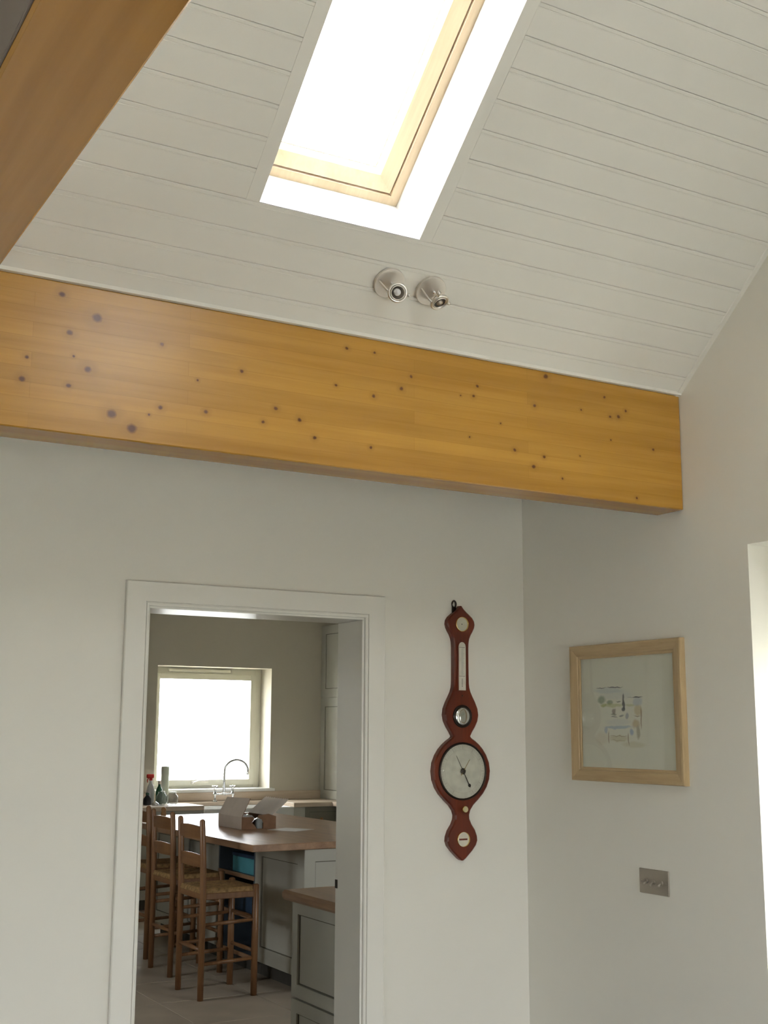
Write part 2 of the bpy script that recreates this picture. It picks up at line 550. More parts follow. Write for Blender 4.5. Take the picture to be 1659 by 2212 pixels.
# ---- sloping boarded ceiling with the roof window opening
c = MB()
HB = 0.30                          # roof build-up thickness
X0c, X1c = XL, XR
WL = 0.011
for (a, b, u0, u1) in ((X0c, SKX0 - WL, 0, U_RIDGE), (SKX1 + WL, X1c, 0, U_RIDGE), (SKX0 - WL, SKX1 + WL, 0, SKU0 - .0022), (SKX0 - WL, SKX1 + WL, SKU1 + WL, U_RIDGE)):
    c.box((a, u0 if u0 else -0.02, -HB), (b, u1 + (0.02 if u1 == U_RIDGE else 0), -0.012))
ceiling = c.build('ceiling', 'roof')
ceiling.matrix_world = CEIL_M
tag(ceiling, 'white boarded ceiling sloping down to the beam', kind='structure')


def plank_mesh(x0, x1, du):
    """tongue-and-groove board: flat face, chamfered edges, bead and quirk along its upper edge"""
    e = 0.0004
    prof = [(0.0 + e, -0.0115), (0.0 + e, -0.0019), (0.0020, 0.0), (du - 0.0125, 0.0), (du - 0.0113, -0.0019), (du - 0.0101, -0.0019),
            (du - 0.0091, -0.0001), (du - 0.0020, -0.0001), (du - e, -0.0019), (du - e, -0.0115)]
    mb = MB()
    n = len(prof)
    vs = [(x0, u, z) for u, z in prof] + [(x1, u, z) for u, z in prof]
    fs = [(i, i + 1, n + i + 1, n + i) for i in range(n - 1)]
    fs += [tuple(range(n))[::-1], tuple(range(n, 2 * n)), (n - 1, 0, n, 2 * n - 1)]
    mb.add(vs, [f[::-1] for f in fs])
    return mb


CAS = 0.040                        # flush casing beside the roof window
PX1 = XR - 0.020
full = left = right = None
nrows = int((U_RIDGE - U_FIRST) / PITCH_U)
lo_row = plank_mesh(XL, PX1, U_FIRST).build('ceiling_board', 'ceil', ceiling)
proto = {}
for k in range(nrows):
    u = U_FIRST + k * PITCH_U
    split = SKU0 - 0.01 < u + 0.03 < SKU1 - 0.02
    for key, (a, b) in ({'l': (XL, SKX0 - CAS), 'r': (SKX1 + CAS, PX1)} if split else {'f': (XL, PX1)}).items():
        if key not in proto:
            o = plank_mesh(a, b, PITCH_U).build('ceiling_board', 'ceil', ceiling)
            proto[key] = o.data
        else:
            o = bpy.data.objects.new('ceiling_board', proto[key])
            COL.objects.link(o)
            o.parent = ceiling
        o.location = (0, u, random.Random(k * 7 + ord(key)).uniform(-0.0006, 0.0006))
for (a, b) in ((SKX0 - CAS, SKX0), (SKX1, SKX1 + CAS)):
    MB().bbox((a + .0002, U_FIRST + 3 * PITCH_U + .0002, -0.012), (b - .0002, SKU1, 0.0003), 0.0007).build('window_casing', 'ceil', ceiling)
# painted margin where the boards stop at the gable wall
tr = MB().bbox((XR - 0.020, -0.02, -0.012), (XR + 0.002, U_RIDGE, 0.0025), 0.002).build('edge_strip', 'ceil', ceiling)

# rear slope, soffits
c = MB()
YB2 = 2 * RIDGE_Y - BY0
M2 = Matrix(((1, 0, 0, 0), (0, math.cos(TH), math.sin(TH), YB2), (0, math.sin(TH), -math.cos(TH), BZ1), (0, 0, 0, 1)))
S2 = [(1.70, 2.25, 0.95, 1.75)]       # unseen rear roof opening, added for the beam's sheen; x0,x1,u0,u1
for (a, b, u0, u1) in ((XL, S2[0][0], -0.02, U_RIDGE), (S2[0][1], XR, -0.02, U_RIDGE), (*S2[0][:2], -0.02, S2[0][2]), (*S2[0][:2], S2[0][3], U_RIDGE)):
    c.box((a, u0, -0.25), (b, u1 + (0.02 if u1 == U_RIDGE else 0), 0))
o = c.build('ceiling', 'ceil')
o.matrix_world = Matrix(((1, 0, 0, 0), (0, math.cos(TH), math.sin(TH), YB2), (0, math.sin(TH), -math.cos(TH), BZ1), (0, 0, 0, 1)))
tag(o, kind='structure')
c = MB().box((XL, BY1 - 0.02, FLAT_Z), (XR, YW + WT, FLAT_Z + .2))
c.box((XL, YR - .3, FLAT_Z), (XR, YB2 + 0.05, FLAT_Z + .2))
c.box((XL, BY0 + 0.045, BZ1 - 0.02), (XR, BY1 - 0.02, FLAT_Z + .2))
struct('ceiling', c, 'ceil')

# ---- beams
o = MB().bbox((XL, BY0, BZ0), (XR - 0.0015, BY1, BZ1), 0.003).build('cross_beam', 'beam')
tag(o, 'long golden varnished timber beam spanning under the sloping ceiling to the right wall', 'beam')
o = MB().bbox((0.266, YR, BZ0), (0.408, BY0 - 0.001, BZ1), 0.004).build('tie_beam', 'beam_y')
tag(o, 'golden timber beam overhead at the upper left, running towards the viewer', 'beam')
sb_ = MB().bbox((0.2625, YR, BZ0 + .005), (0.2662, BY0 - .001, BZ1 - .002), .001).build('side_shade_sheet', 'taupe', o)  # thin sheet added to give the beam's left face its shade
sb_['label'] = 'dull taupe grey sheet standing in for shade on the beam side'
# white fillet where the boards meet the beam
t = MB().prism([(XL, BY0 - 0.012, BZ1), (XL, BY0 + 0.04, BZ1), (XL, BY0 + 0.04, BZ1 + .004), (XL, BY0 - 0.012, BZ1 + .0105)], (XR - XL - .002, 0, 0))
struct('trim_1', t, 'ceil', 'thin white fillet along the top of the long beam')

# ---- doorway: lining and architrave
LIN = 0.028
d = empty('door_1')
tag(d, 'open doorway to the kitchen with white lining', kind='structure')
lx0, lx1, lz = DX0, DX1, DZ
for (a, b) in (((lx0 - LIN, YW - .002, 0), (lx0, YW + WT + .002, lz)), ((lx1, YW - .002, 0), (lx1 + LIN, YW + WT + .002, lz))):
    MB().bbox(a, b, 0.0015).build('jamb', 'gloss', d)
MB().bbox((lx0 - LIN, YW - .002, lz), (lx1 + LIN, YW + WT + .002, lz + LIN), 0.0015).build('head', 'gloss', d)
MB().bbox((lx1 - 0.002, YW + WT - 0.016, 1.003), (lx1 + .001, YW + WT + 0.0015, 1.034), 0.0005).build('strike_plate', 'dark_rim', d)
ARW, ART, MAR = 0.083, 0.018, 0.007


def architrave_profile(x_in, x_out, sgn):
    """cross-section of an upright: bead at the opening, flat face, rounded outer edge"""
    w_ = abs(x_out - x_in)
    return [(0, 0), (0, ART * .75), (0.004, ART * .92), (0.009, ART * .92), (0.0105, ART * .62), (0.0125, ART * .62), (0.014, ART), (w_ - 0.003, ART), (w_, ART - 0.003), (w_, 0)]


d = empty('trim_2')
tag(d, 'flat white architrave around the kitchen doorway', kind='structure')
for x_in, sgn in ((lx0 - MAR, -1), (lx1 + MAR, 1)):
    pr = architrave_profile(0, ARW, sgn)
    poly = [(x_in + sgn * a, YW - h, 0) for a, h in pr]
    vs, n = [], len(pr)
    for a, h in pr:
        vs.append((x_in + sgn * a, YW - h, 0))
    for a, h in pr:
        vs.append((x_in + sgn * a, YW - h, lz + MAR + a))
    mb = MB()
    fs = [(i, (i + 1) % n, n + (i + 1) % n, n + i) for i in range(n)] + [tuple(range(n)), tuple(range(n, 2 * n))]
    mb.add(vs, fs)
    mb.build('upright', 'gloss', d)
pr = architrave_profile(0, ARW, 1)
n = len(pr)
vs = [(lx0 - MAR - a, YW - h, lz + MAR + a) for a, h in pr] + [(lx1 + MAR + a, YW - h, lz + MAR + a) for a, h in pr]
MB().add(vs, [(i, (i + 1) % n, n + (i + 1) % n, n + i) for i in range(n)] + [tuple(range(n)), tuple(range(n, 2 * n))]).build('head_board', 'gloss', d)

# ---- roof window
win = empty('window_1')
win.matrix_world = CEIL_M
tag(win, 'pine-framed roof window in a bright white well', kind='structure')
WD = 0.20
t_ = 0.012
for (a, b) in (((SKX0 - t_, SKU0 - .0022, -WD), (SKX0, SKU1 + t_, -0.0125)), ((SKX1, SKU0 - .0022, -WD), (SKX1 + t_, SKU1 + t_, -0.0125)),
               ((SKX0, SKU0 - .0022, -WD), (SKX1, SKU0, 0.0003)), ((SKX0, SKU1, -WD), (SKX1, SKU1 + t_, -0.001))):
    MB().box(a, b).build('well_lining', 'reveal', win)


def ring_frame(name, x0, x1, y0, y1, w_in, z0, z1, mat, parent, slope=0.0):
    """four mitred members; slope draws the inner edge further out (towards -z)"""
    outer = [(x0, y0), (x1, y0), (x1, y1), (x0, y1)]
    inner = [(x0 + w_in, y0 + w_in), (x1 - w_in, y0 + w_in), (x1 - w_in, y1 - w_in), (x0 + w_in, y1 - w_in)]
    for i in range(4):
        j = (i + 1) % 4
        a, b, c_, d_ = outer[i], outer[j], inner[j], inner[i]
        vs = [(*a, z0), (*b, z0), (*c_, z0), (*d_, z0), (*a, z1), (*b, z1), (*c_, z1 - slope), (*d_, z1 - slope)]
        MB().add(vs, [(0, 3, 2, 1), (4, 5, 6, 7), (0, 1, 5, 4), (1, 2, 6, 5), (2, 3, 7, 6), (3, 0, 4, 7)]).build(name, mat, parent)


ring_frame('frame_member', SKX0 - .012, SKX1 + .012, SKU0 - .012, SKU1 + .012, 0.037, -0.30, -WD, 'pine_frame', win, 0.006)
ring_frame('sash_member', SKX0 + .0305, SKX1 - .0305, SKU0 + .0305, SKU1 - .0305, 0.036, -0.29, -WD - .012, 'pine_frame', win, 0.030)
ring_frame('spacer_bar', SKX0 + .076, SKX1 - .076, SKU0 + .076, SKU1 - .076, 0.005, -0.272, -0.266, 'nickel', win)
MB().box((SKX0 + .05, SKU0 + .05, -0.264), (SKX1 - .05, SKU1 - .05, -0.260)).build('pane', 'glass', win)

# ---- glazed door in the right wall (only its reveal edges into the picture)
gd = empty('door_2')
tag(gd, 'glazed outside door in a deep white reveal at the right edge', kind='structure')
fx = XR + 0.27


def frame_yz(parent, x, y0, y1, z0, z1, wd, dp, mat, nm='frame_member'):
    MB().bbox((x, y0, z0), (x + dp, y0 + wd, z1), .002).build(nm, mat, parent)
    MB().bbox((x, y1 - wd, z0), (x + dp, y1, z1), .002).build(nm, mat, parent)
    MB().bbox((x, y0 + wd, z0), (x + dp, y1 - wd, z0 + wd), .002).build(nm, mat, parent)
    MB().bbox((x, y0 + wd, z1 - wd), (x + dp, y1 - wd, z1), .002).build(nm, mat, parent)


def frame_xz(parent, y, x0, x1, z0, z1, wd, dp, mat, nm='frame_member'):
    MB().bbox((x0, y, z0), (x0 + wd, y + dp, z1), .002).build(nm, mat, parent)
    MB().bbox((x1 - wd, y, z0), (x1, y + dp, z1), .002).build(nm, mat, parent)
    MB().bbox((x0 + wd, y, z0), (x1 - wd, y + dp, z0 + wd), .002).build(nm, mat, parent)
    MB().bbox((x0 + wd, y, z1 - wd), (x1 - wd, y + dp, z1), .002).build(nm, mat, parent)


frame_yz(gd, fx, RD0, RD1, 0.0, RDZ, 0.09, 0.06, 'gloss')
MB().bbox((fx + .004, RD0 + .09, RDZ - .33), (fx + .05, RD1 - .09, RDZ - .09), .003).build('reveal_shade_panel', 'gloss', gd)  # unseen panel, added to shade the top of the reveal
MB().bbox((fx + .004, RD0 + .09, .09), (fx + .05, RD1 - .09, .72), .003).build('low_light_stop', 'gloss', gd)  # unseen panel, added to keep daylight off the lower wall
MB().box((fx + .028, RD0 + .09, .72), (fx + .032, RD1 - .09, RDZ - .33)).build('pane', 'glass', gd)

# ---- unseen left and rear windows, added for their light
wn_ = empty('window_5')
tag(wn_, kind='structure')
frame_yz(wn_, XL - .2, LW[0], LW[1], LW[2], LW[3], 0.07, 0.06, 'gloss')
MB().box((XL - .172, LW[0] + .07, LW[2] + .07), (XL - .168, LW[1] - .07, LW[3] - .07)).build('pane', 'glass', wn_)
for i, (a, b) in enumerate(RW):
    wn_ = empty('window_%d' % (3 + i))
    tag(wn_, kind='structure')
    frame_xz(wn_, YR - .2, a, b, RWZ[0], RWZ[1], 0.07, 0.06, 'gloss')
    MB().box((a + .07, YR - .172, RWZ[0] + .07), (b - .07, YR - .168, RWZ[1] - .07)).build('pane', 'glass', wn_)

# ---- kitchen shell
KW = (4.06, 5.268, 1.012, 2.196)      # window x0,x1,z0,z1
w = MB()
w.box((KX0 - .3, KY1, 0), (KW[0], KY1 + .36, KZ + .2)).box((KW[1], KY1, 0), (KX1 + .3, KY1 + .36, KZ + .2))
w.box((KW[0], KY1, 0), (KW[1], KY1 + .36, KW[2])).box((KW[0], KY1, KW[3]), (KW[1], KY1 + .36, KZ + .2))
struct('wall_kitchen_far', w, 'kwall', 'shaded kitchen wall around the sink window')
KL = (6.8, 7.40, 0.95, 2.05)  # unseen left kitchen window, added to light the kitchen
w = MB()
w.box((KX0 - .3, YW + WT, 0), (KX0, KL[0], KZ + .2)).box((KX0 - .3, KL[1], 0), (KX0, KY1, KZ + .2))
w.box((KX0 - .3, KL[0], 0), (KX0, KL[1], KL[2])).box((KX0 - .3, KL[0], KL[3]), (KX0, KL[1], KZ + .2))
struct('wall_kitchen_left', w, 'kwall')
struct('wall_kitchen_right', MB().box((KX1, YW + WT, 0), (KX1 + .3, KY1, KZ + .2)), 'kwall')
struct('ceiling', MB().box((KX0, YW + WT, KZ), (KX1, KY1, KZ + .2)), 'wall')
kf = struct('floor', MB().box((KX0, YW + WT * .5, -0.12), (KX1, KY1, -0.004)), 'grout', 'pale stone tiled kitchen floor')
TS = 0.6
tile = None
for i in range(9):
    for j in range(12):
        x, y = KX0 + 0.25 + i * TS, YW + WT + 0.02 + j * TS
        if x + TS > KX1 or y + TS > KY1:
            continue
        if tile is None:
            o = MB().bbox((0.0025, 0.0025, -0.012), (TS - 0.0025, TS - 0.0025, 0.0), 0.002).build('floor_tile', 'tile', kf)
            tile = o.data
        else:
            o = bpy.data.objects.new('floor_tile', tile)
            COL.objects.link(o)
            o.parent = kf
        o.location = (x, y, random.Random(i * 31 + j).uniform(-0.0008, 0.0))

kwn = empty('window_2')
tag(kwn, 'cream framed kitchen window over the sink, glaring white', kind='structure')
FY = KY1 + 0.255
frame_xz(kwn, FY, KW[0], KW[1], KW[2], KW[3], 0.070, 0.07, 'pvc')
frame_xz(kwn, FY - .012, KW[0] + .062, KW[1] - .062, KW[2] + .028, KW[3] - .062, 0.055, 0.0115, 'pvc', 'sash_member')
MB().box((KW[0] + .1, FY + .02, KW[2] + .07), (KW[1] - .1, FY + .024, KW[3] - .1)).build('pane', 'glass', kwn)
MB().bbox((KW[0] + .2, FY - .028, KW[3] - .045), (KW[0] + .86, FY + .001, KW[3] - .016), .004).build('trickle_vent', 'pvc', kwn)
hd = MB().bbox((4.53, FY - .03, 1.055), (4.56, FY - .012, 1.085), .004)
hd.tube([(4.55, FY - .035, 1.07), (4.60, FY - .05, 1.088), (4.70, FY - .05, 1.088)], .007, 8)
hd.build('handle', 'nickel', kwn)
MB().bbox((KW[0] + .002, KY1 - .03, KW[2] - .026), (KW[1] + .05, FY, KW[2] + .002), .004).build('sill', 'ceramic', kwn)
wn_ = empty('window_4')  # frame and pane of the added left kitchen opening
tag(wn_, kind='structure')
frame_yz(wn_, KX0 - .2, KL[0], KL[1], KL[2], KL[3], 0.06, 0.06, 'gloss')
MB().box((KX0 - .172, KL[0] + .06, KL[2] + .06), (KX0 - .168, KL[1] - .06, KL[3] - .06)).build('pane', 'glass', wn_)

wn_ = empty('window_6')  # out of view, added to light the island's near end
tag(wn_, kind='structure')
frame_xz(wn_, YW + .04, KN[0], KN[1], KN[2], KN[3], 0.06, 0.06, 'gloss')
MB().box((KN[0] + .06, YW + .068, KN[2] + .06), (KN[1] - .06, YW + .072, KN[3] - .06)).build('pane', 'glass', wn_)
struct('ground', MB().box((-40, -40, -0.5), (45, 50, -0.2)), 'ground')

# ---- portals (no light of their own)
def to_w(m, p):
    return tuple(m @ Vector(p))


nin = CEIL_M.to_3x3() @ Vector((0, 0, 1))
portal('portal_roof', to_w(CEIL_M, ((SKX0 + SKX1) / 2, (SKU0 + SKU1) / 2, -0.31)), nin, SKX1 - SKX0, SKU1 - SKU0, (0, -1, 1))
nin2 = M2.to_3x3() @ Vector((0, 0, 1))
for q in S2:
    portal('portal_roof', to_w(M2, ((q[0] + q[1]) / 2, (q[2] + q[3]) / 2, -0.26)), nin2, q[1] - q[0], q[3] - q[2], (0, 1, 1))
portal('portal_door', (XR + RT + .01, (RD0 + RD1) / 2, RDZ / 2), (-1, 0, 0), RD1 - RD0, RDZ)
portal('portal_left', (XL - .31, (LW[0] + LW[1]) / 2, (LW[2] + LW[3]) / 2), (1, 0, 0), LW[1] - LW[0], LW[3] - LW[2])
for a, b in RW:
    portal('portal_rear', ((a + b) / 2, YR - .31, (RWZ[0] + RWZ[1]) / 2), (0, 1, 0), b - a, RWZ[1] - RWZ[0])
portal('portal_kitchen', ((KW[0] + KW[1]) / 2, KY1 + .37, (KW[2] + KW[3]) / 2), (0, -1, 0), KW[1] - KW[0], KW[3] - KW[2])
portal('portal_kitchen_near', ((KN[0] + KN[1]) / 2, YW - .01, (KN[2] + KN[3]) / 2), (0, 1, 0), KN[1] - KN[0], KN[3] - KN[2])
portal('portal_kitchen_left', (KX0 - .31, (KL[0] + KL[1]) / 2, (KL[2] + KL[3]) / 2), (1, 0, 0), KL[1] - KL[0], KL[3] - KL[2])

# ================================================================== THINGS IN THE LIVING ROOM
# ---- barometer (origin at the big dial's centre on the wall; local y points into the room as -y)
BX, BZc = 2.643, 1.430
bar = thing('barometer', 'banjo-shaped mahogany wall barometer with silvered dials, hanging beside the doorway', 'barometer', (BX, YW, BZc))
prof = [(137, 5), (150, 13), (165, 24), (185, 43), (205, 65), (228, 88), (256, 104), (285, 108), (312, 103), (340, 91), (370, 75), (400, 64), (430, 59), (470, 57), (540, 56.5), (615, 57), (690, 57.5), (750, 59), (785, 62), (820, 71), (860, 88), (900, 107), (950, 125), (1000, 131), (1050, 123), (1095, 103), (1135, 80), (1166, 66), (1178, 74), (1200, 103), (1230, 135), (1265, 164), (1310, 190), (1370, 212), (1435, 219), (1500, 212), (1560, 192), (1610, 163), (1655, 125), (1695, 87), (1735, 62), (1770, 53), (1800, 55), (1840, 70), (1885, 97), (1930, 112), (1965, 115), (2000, 104), (2040, 76), (2075, 45), (2100, 22), (2112, 6)]
half = [(h * 0.000592, 1.9897 - (y - 285) * 0.0004866 - BZc) for y, h in prof]
outl = [(x, z) for x, z in half] + [(-x, z) for x, z in half[::-1]]
BT = 0.026


def inset(pts, d):
    n = len(pts)
    out = []
    for i in range(n):
        p0, p1, p2 = Vector(pts[i - 1]), Vector(pts[i]), Vector(pts[(i + 1) % n])
        t = (p2 - p0)
        nrm = Vector((t.y, -t.x)).normalized()
        q = p1 + nrm * d
        out.append((q.x, q.y))
    return out


inn = inset(outl, 0.0045)
n = len(outl)
mb = MB()
rings = [[(x, 0.0, z) for x, z in outl], [(x, -(BT - 0.005), z) for x, z in outl], [(x, -BT, z) for x, z in inn]]
vs = [p for r_ in rings for p in r_]
fs = []
for k in range(2):
    for i in range(n):
        j = (i + 1) % n
        fs.append((k * n + i, (k + 1) * n + i, (k + 1) * n + j, k * n + j))
h_ = n // 2
for i in range(h_ - 1):      # front face as a ladder of quads
    fs.append((2 * n + i, 2 * n + n - 1 - i, 2 * n + n - 2 - i, 2 * n + i + 1))
mb.add(vs, fs)
mb.build('case', 'mahog', bar)
# thin strung line inlay down the middle neck, top hanger
hk = MB().tube([(0.012 * math.cos(a) * 0.75 - 0.026 + .004, -0.006, 0.638 + 0.0135 * math.sin(a)) for a in [2 * math.pi * i / 16 for i in range(16)]], 0.0035, 6, closed=True)
hk.bbox((-0.031, -0.008, 0.590), (-0.013, -0.002, 0.628), .001)
hk.build('hanging_loop', 'dark_rim', bar)


def dial(zc, r, rim_r, rim_mat, face_mat, name, dome, glass=True, xo=0.0):
    y = -BT
    f = MB().lathe([(0, 0), (r, 0)], (xo, y - 0.0012, zc), (0, -1, 0), 40)
    face = f.build(name, face_mat, bar)
    rim = MB().lathe([(rim_r, 0), (rim_r, 0.003), (rim_r - (rim_r - r) * .35, 0.0065), (r + .0004, 0.005), (r, 0.0012)], (xo, y, zc), (0, -1, 0), 40)
    rim.build('bezel', rim_mat, bar)
    if glass:
        gp = [(r * math.cos(math.pi / 2 * i / 8), dome * math.sin(math.pi / 2 * i / 8)) for i in range(9)]
        MB().lathe(gp, (xo, y - 0.004, zc), (0, -1, 0), 40).build('cover_glass', 'glass_pic', bar)
    return face


big = dial(0.0, 0.101, 0.1085, 'dark_rim', 'silvered', 'weather_dial', 0.013)
mid_ = dial(0.2067, 0.034, 0.0435, 'dark_rim', 'silvered', 'convex_mirror', 0.010)
hyg = dial(0.5597, 0.0262, 0.0285, 'brass', 'ivory', 'hygrometer_dial', 0.004)
lev = dial(-0.2515, 0.0262, 0.0275, 'brass', 'ivory', 'level_plate', 0.002, False)
yy = -BT - 0.0018
# printed / engraved scale marks of the big dial
mk = MB()
for k in range(60):
    an = rad(6 * k)
    if 250 < 6 * k < 290:
        continue
    r0, r1 = (0.083, 0.096) if k % 5 == 0 else (0.090, 0.096)
    wd = 0.0007 if k % 5 == 0 else 0.0004
    cx, sx = math.cos(an), math.sin(an)
    vs = [(r0 * cx - wd * sx, yy, r0 * sx + wd * cx), (r0 * cx + wd * sx, yy, r0 * sx - wd * cx), (r1 * cx + wd * sx, yy, r1 * sx - wd * cx), (r1 * cx - wd * sx, yy, r1 * sx + wd * cx)]
    mk.add(vs, [(0, 1, 2, 3)])
for rr in (0.0965, 0.0815):
    ring_o = [(rr * math.cos(rad(5 * i)), yy, rr * math.sin(rad(5 * i))) for i in range(72)]
    ring_i = [((rr - .0005) * math.cos(rad(5 * i)), yy, (rr - .0005) * math.sin(rad(5 * i))) for i in range(72)]
    bridge_ring(mk, ring_o, ring_i)
mk.build('scale_marks', 'nickel_dk', big)


def hand(an, l0, l1, w0, w1, y, mat, name, blob=None):
    c_, s_ = math.cos(an), math.sin(an)
    vs = []
    for yv in (y, y - .0008):
        for (l, w_) in ((-l0, w0), (l1, w1)):
            vs += [(l * c_ - w_ * s_, yv, l * s_ + w_ * c_), (l * c_ + w_ * s_, yv, l * s_ - w_ * c_)]
    mb_ = MB().add(vs, [(0, 1, 3, 2), (4, 6, 7, 5), (0, 4, 5, 1), (2, 3, 7, 6), (0, 2, 6, 4), (1, 5, 7, 3)])
    if blob:
        mb_.lathe([(0, 0), (blob[1], 0), (blob[1], .0008), (0, .0008)], (-blob[0] * c_, y, -blob[0] * s_), (0, -1, 0), 14)
    return mb_.build(name, mat, big)


hand(rad(118), 0.068, 0.066, 0.0016, 0.0004, yy - .002, 'steel_hand', 'pointer', (0.060, 0.0062))
hand(rad(57), 0.018, 0.052, 0.0010, 0.0005, yy - .004, 'brass', 'set_hand')
MB().lathe([(0.0115, 0), (0.0115, .0006), (0.006, .003), (0, .004)], (0, yy - .002, 0), (0, -1, 0), 18).build('hub', 'steel_hand', big)
st = MB()
for k in range(8):
    an = 2 * math.pi * k / 8 + .2
    c_, s_ = math.cos(an), math.sin(an)
    st.add([(0.004 * -s_, yy, 0.004 * c_), (0.004 * s_, yy, -0.004 * c_), (0.017 * c_, yy - .0002, 0.017 * s_)], [(0, 1, 2)])
st.build('engraved_star', 'nickel_dk', big)
# convex mirror is really a bulging reflector
MB().lathe([(0.0335 * math.cos(math.pi / 2 * i / 7), 0.006 * math.sin(math.pi / 2 * i / 7)) for i in range(8)], (0, -BT - .0015, 0.2067), (0, -1, 0), 36).build('mirror', 'chrome', mid_)
# hygrometer marks
hm = MB()
for k in range(24):
    an = 2 * math.pi * k / 24
    c_, s_ = math.cos(an), math.sin(an)
    hm.add([(0.020 * c_ - .0003 * s_, -BT - .0016, .5597 + 0.020 * s_ + .0003 * c_), (0.020 * c_ + .0003 * s_, -BT - .0016, .5597 + 0.020 * s_ - .0003 * c_), (0.0235 * c_ + .0003 * s_, -BT - .0016, .5597 + 0.0235 * s_ - .0003 * c_), (0.0235 * c_ - .0003 * s_, -BT - .0016, .5597 + 0.0235 * s_ + .0003 * c_)], [(0, 1, 2, 3)])
hm.build('scale_marks', 'nickel_dk', hyg)
MB().lathe([(0.0022, 0), (0.0022, .001), (0, .0014)], (0, -BT - .0012, .5597), (0, -1, 0), 10).build('hub', 'steel_hand', hyg)
# level: dark slot
MB().bbox((-0.0185, -BT - .0026, -0.2545), (0.0185, -BT - .001, -0.2485), .0006).build('spirit_vial', 'mahog', lev)
# thermometer plate with arched top, tube and marks
tz0, tz1, tw = 1.735 - BZc, 1.9205 - BZc, 0.0168
arch = [(-tw, tz0), (tw, tz0), (tw, tz1 - .018)] + [(tw * math.cos(a), tz1 - .018 + .018 * math.sin(a)) for a in [math.pi * i / 10 for i in range(1, 10)]] + [(-tw, tz1 - .018)]
th = MB().prism([(x, -BT + .0004, z) for x, z in arch], (0, -0.0016, 0)).build('thermometer_plate', 'ivory', bar)
ra = [(x * 1.28, (z - (tz0 + tz1) / 2) * 1.03 + (tz0 + tz1) / 2 + .0008) for x, z in arch]
rb = MB()
bridge_ring(rb, [(x, -BT - .0030, z) for x, z in ra], [(x, -BT - .0030, z) for x, z in arch])
bridge_ring(rb, [(x, -BT, z) for x, z in ra], [(x, -BT - .0030, z) for x, z in ra])
bridge_ring(rb, [(x, -BT - .0030, z) for x, z in arch], [(x, -BT, z) for x, z in arch])
rb.build('bezel', 'mahog', th)
tm = MB()
for k in range(26):
    z = tz0 + 0.062 + k * 0.0040
    wd = 0.006 if k % 5 == 0 else 0.0035
    tm.box((0.004, -BT - .0015, z), (0.004 + wd, -BT - .0011, z + .0005))
for z in (tz0 + .054, tz1 - .021):
    for k in range(4):
        tm.box((-0.0135 + k * .007, -BT - .0016, z), (-0.0135 + k * .007 + .0055, -BT - .0011, z + .0014))
for k in range(6):
    tm.box((-0.002, -BT - .0016, tz0 + .014 + k * .0055), (0.0018, -BT - .0011, tz0 + .0165 + k * .0055))
tm.build('scale_marks', 'ink', th)
MB().tube([(-0.001, -BT - .0028, tz0 + .058), (-0.001, -BT - .0028, tz1 - .024)], 0.0011, 8).build('thermometer_tube', 'clear', th)
# small fixing, brass setting knob
MB().lathe([(0.0032, 0), (0.0032, .0012), (0, .002)], (0.001, -BT, 1.7145 - BZc), (0, -1, 0), 10).build('screw', 'dark_rim', bar)
kn_ = MB().lathe([(0.0035, 0), (0.0035, 0.012), (0.009, 0.0135), (0.0125, 0.0165), (0.0125, 0.0195), (0.0110, 0.0210)], (-0.001, -BT, 1.290 - BZc), (0, -1, 0), 22).build('setting_knob', 'brass', bar)
MB().lathe([(0.0110, 0.0209), (0.0, 0.0216)], (-0.001, -BT, 1.290 - BZc), (0, -1, 0), 22).build('knob_face', 'aged_ivory', kn_)

# ---- framed watercolour on the right wall (local: origin at centre on wall, -x into the room)
PY, PZ = 3.3885, 1.6500
pic = thing('framed_watercolour', 'pale oak framed watercolour of a table and chair, hanging on the right wall', 'picture', (XR, PY, PZ))
hw, hh, fwid, fdep = 0.2965, 0.2465, 0.050, 0.024
PRF = [(0.0, 0.0), (0.0, fdep - .003), (0.003, fdep), (0.012, fdep), (fwid - .012, fdep - .007), (fwid - .010, fdep - .0105), (fwid - .003, fdep - .0105), (fwid, fdep - .013), (fwid, 0.004)]


def mitred(parent):
    cs = [(-hw, -hh, 1, 1), (hw, -hh, -1, 1), (hw, hh, -1, -1), (-hw, hh, 1, -1)]
    for i in range(4):
        y0, z0, sy0, sz0 = cs[i]
        y1, z1, sy1, sz1 = cs[(i + 1) % 4]
        m_ = len(PRF)
        vs_ = [(-d_, y0 + sy0 * a, z0 + sz0 * a) for a, d_ in PRF] + [(-d_, y1 + sy1 * a, z1 + sz1 * a) for a, d_ in PRF]
        fs_ = [(k, k + 1, m_ + k + 1, m_ + k) for k in range(m_ - 1)] + [(m_ - 1, 0, m_, 2 * m_ - 1)]
        MB().add(vs_, fs_).build('frame_rail' if i % 2 == 0 else 'frame_stile', 'oak' if i % 2 == 0 else 'oak_z', parent)


mitred(pic)
m, g = newmat('watercolour_sheet')
tc = g.n('ShaderNodeTexCoord').outputs['Object']
wob = g.n('ShaderNodeTexNoise', {'Vector': tc, 'Scale': 38.0, 'Detail': 3.0}).outputs['Color']
wob = g.n('ShaderNodeVectorMath', {0: g.n('ShaderNodeVectorMath', {0: wob, 1: (0.5, 0.5, 0.5)}, operation='SUBTRACT').outputs[0], 1: (0.0, 0.014, 0.014)}, operation='MULTIPLY').outputs[0]
pv = g.n('ShaderNodeVectorMath', {0: tc, 1: wob}, operation='ADD').outputs[0]
PAPER = (0.84, 0.815, 0.72, 1)
colr = g.mix(g.math('MULTIPLY', g.noise(tc, 60, 3), 0.1), PAPER, (0.74, 0.71, 0.62, 1))


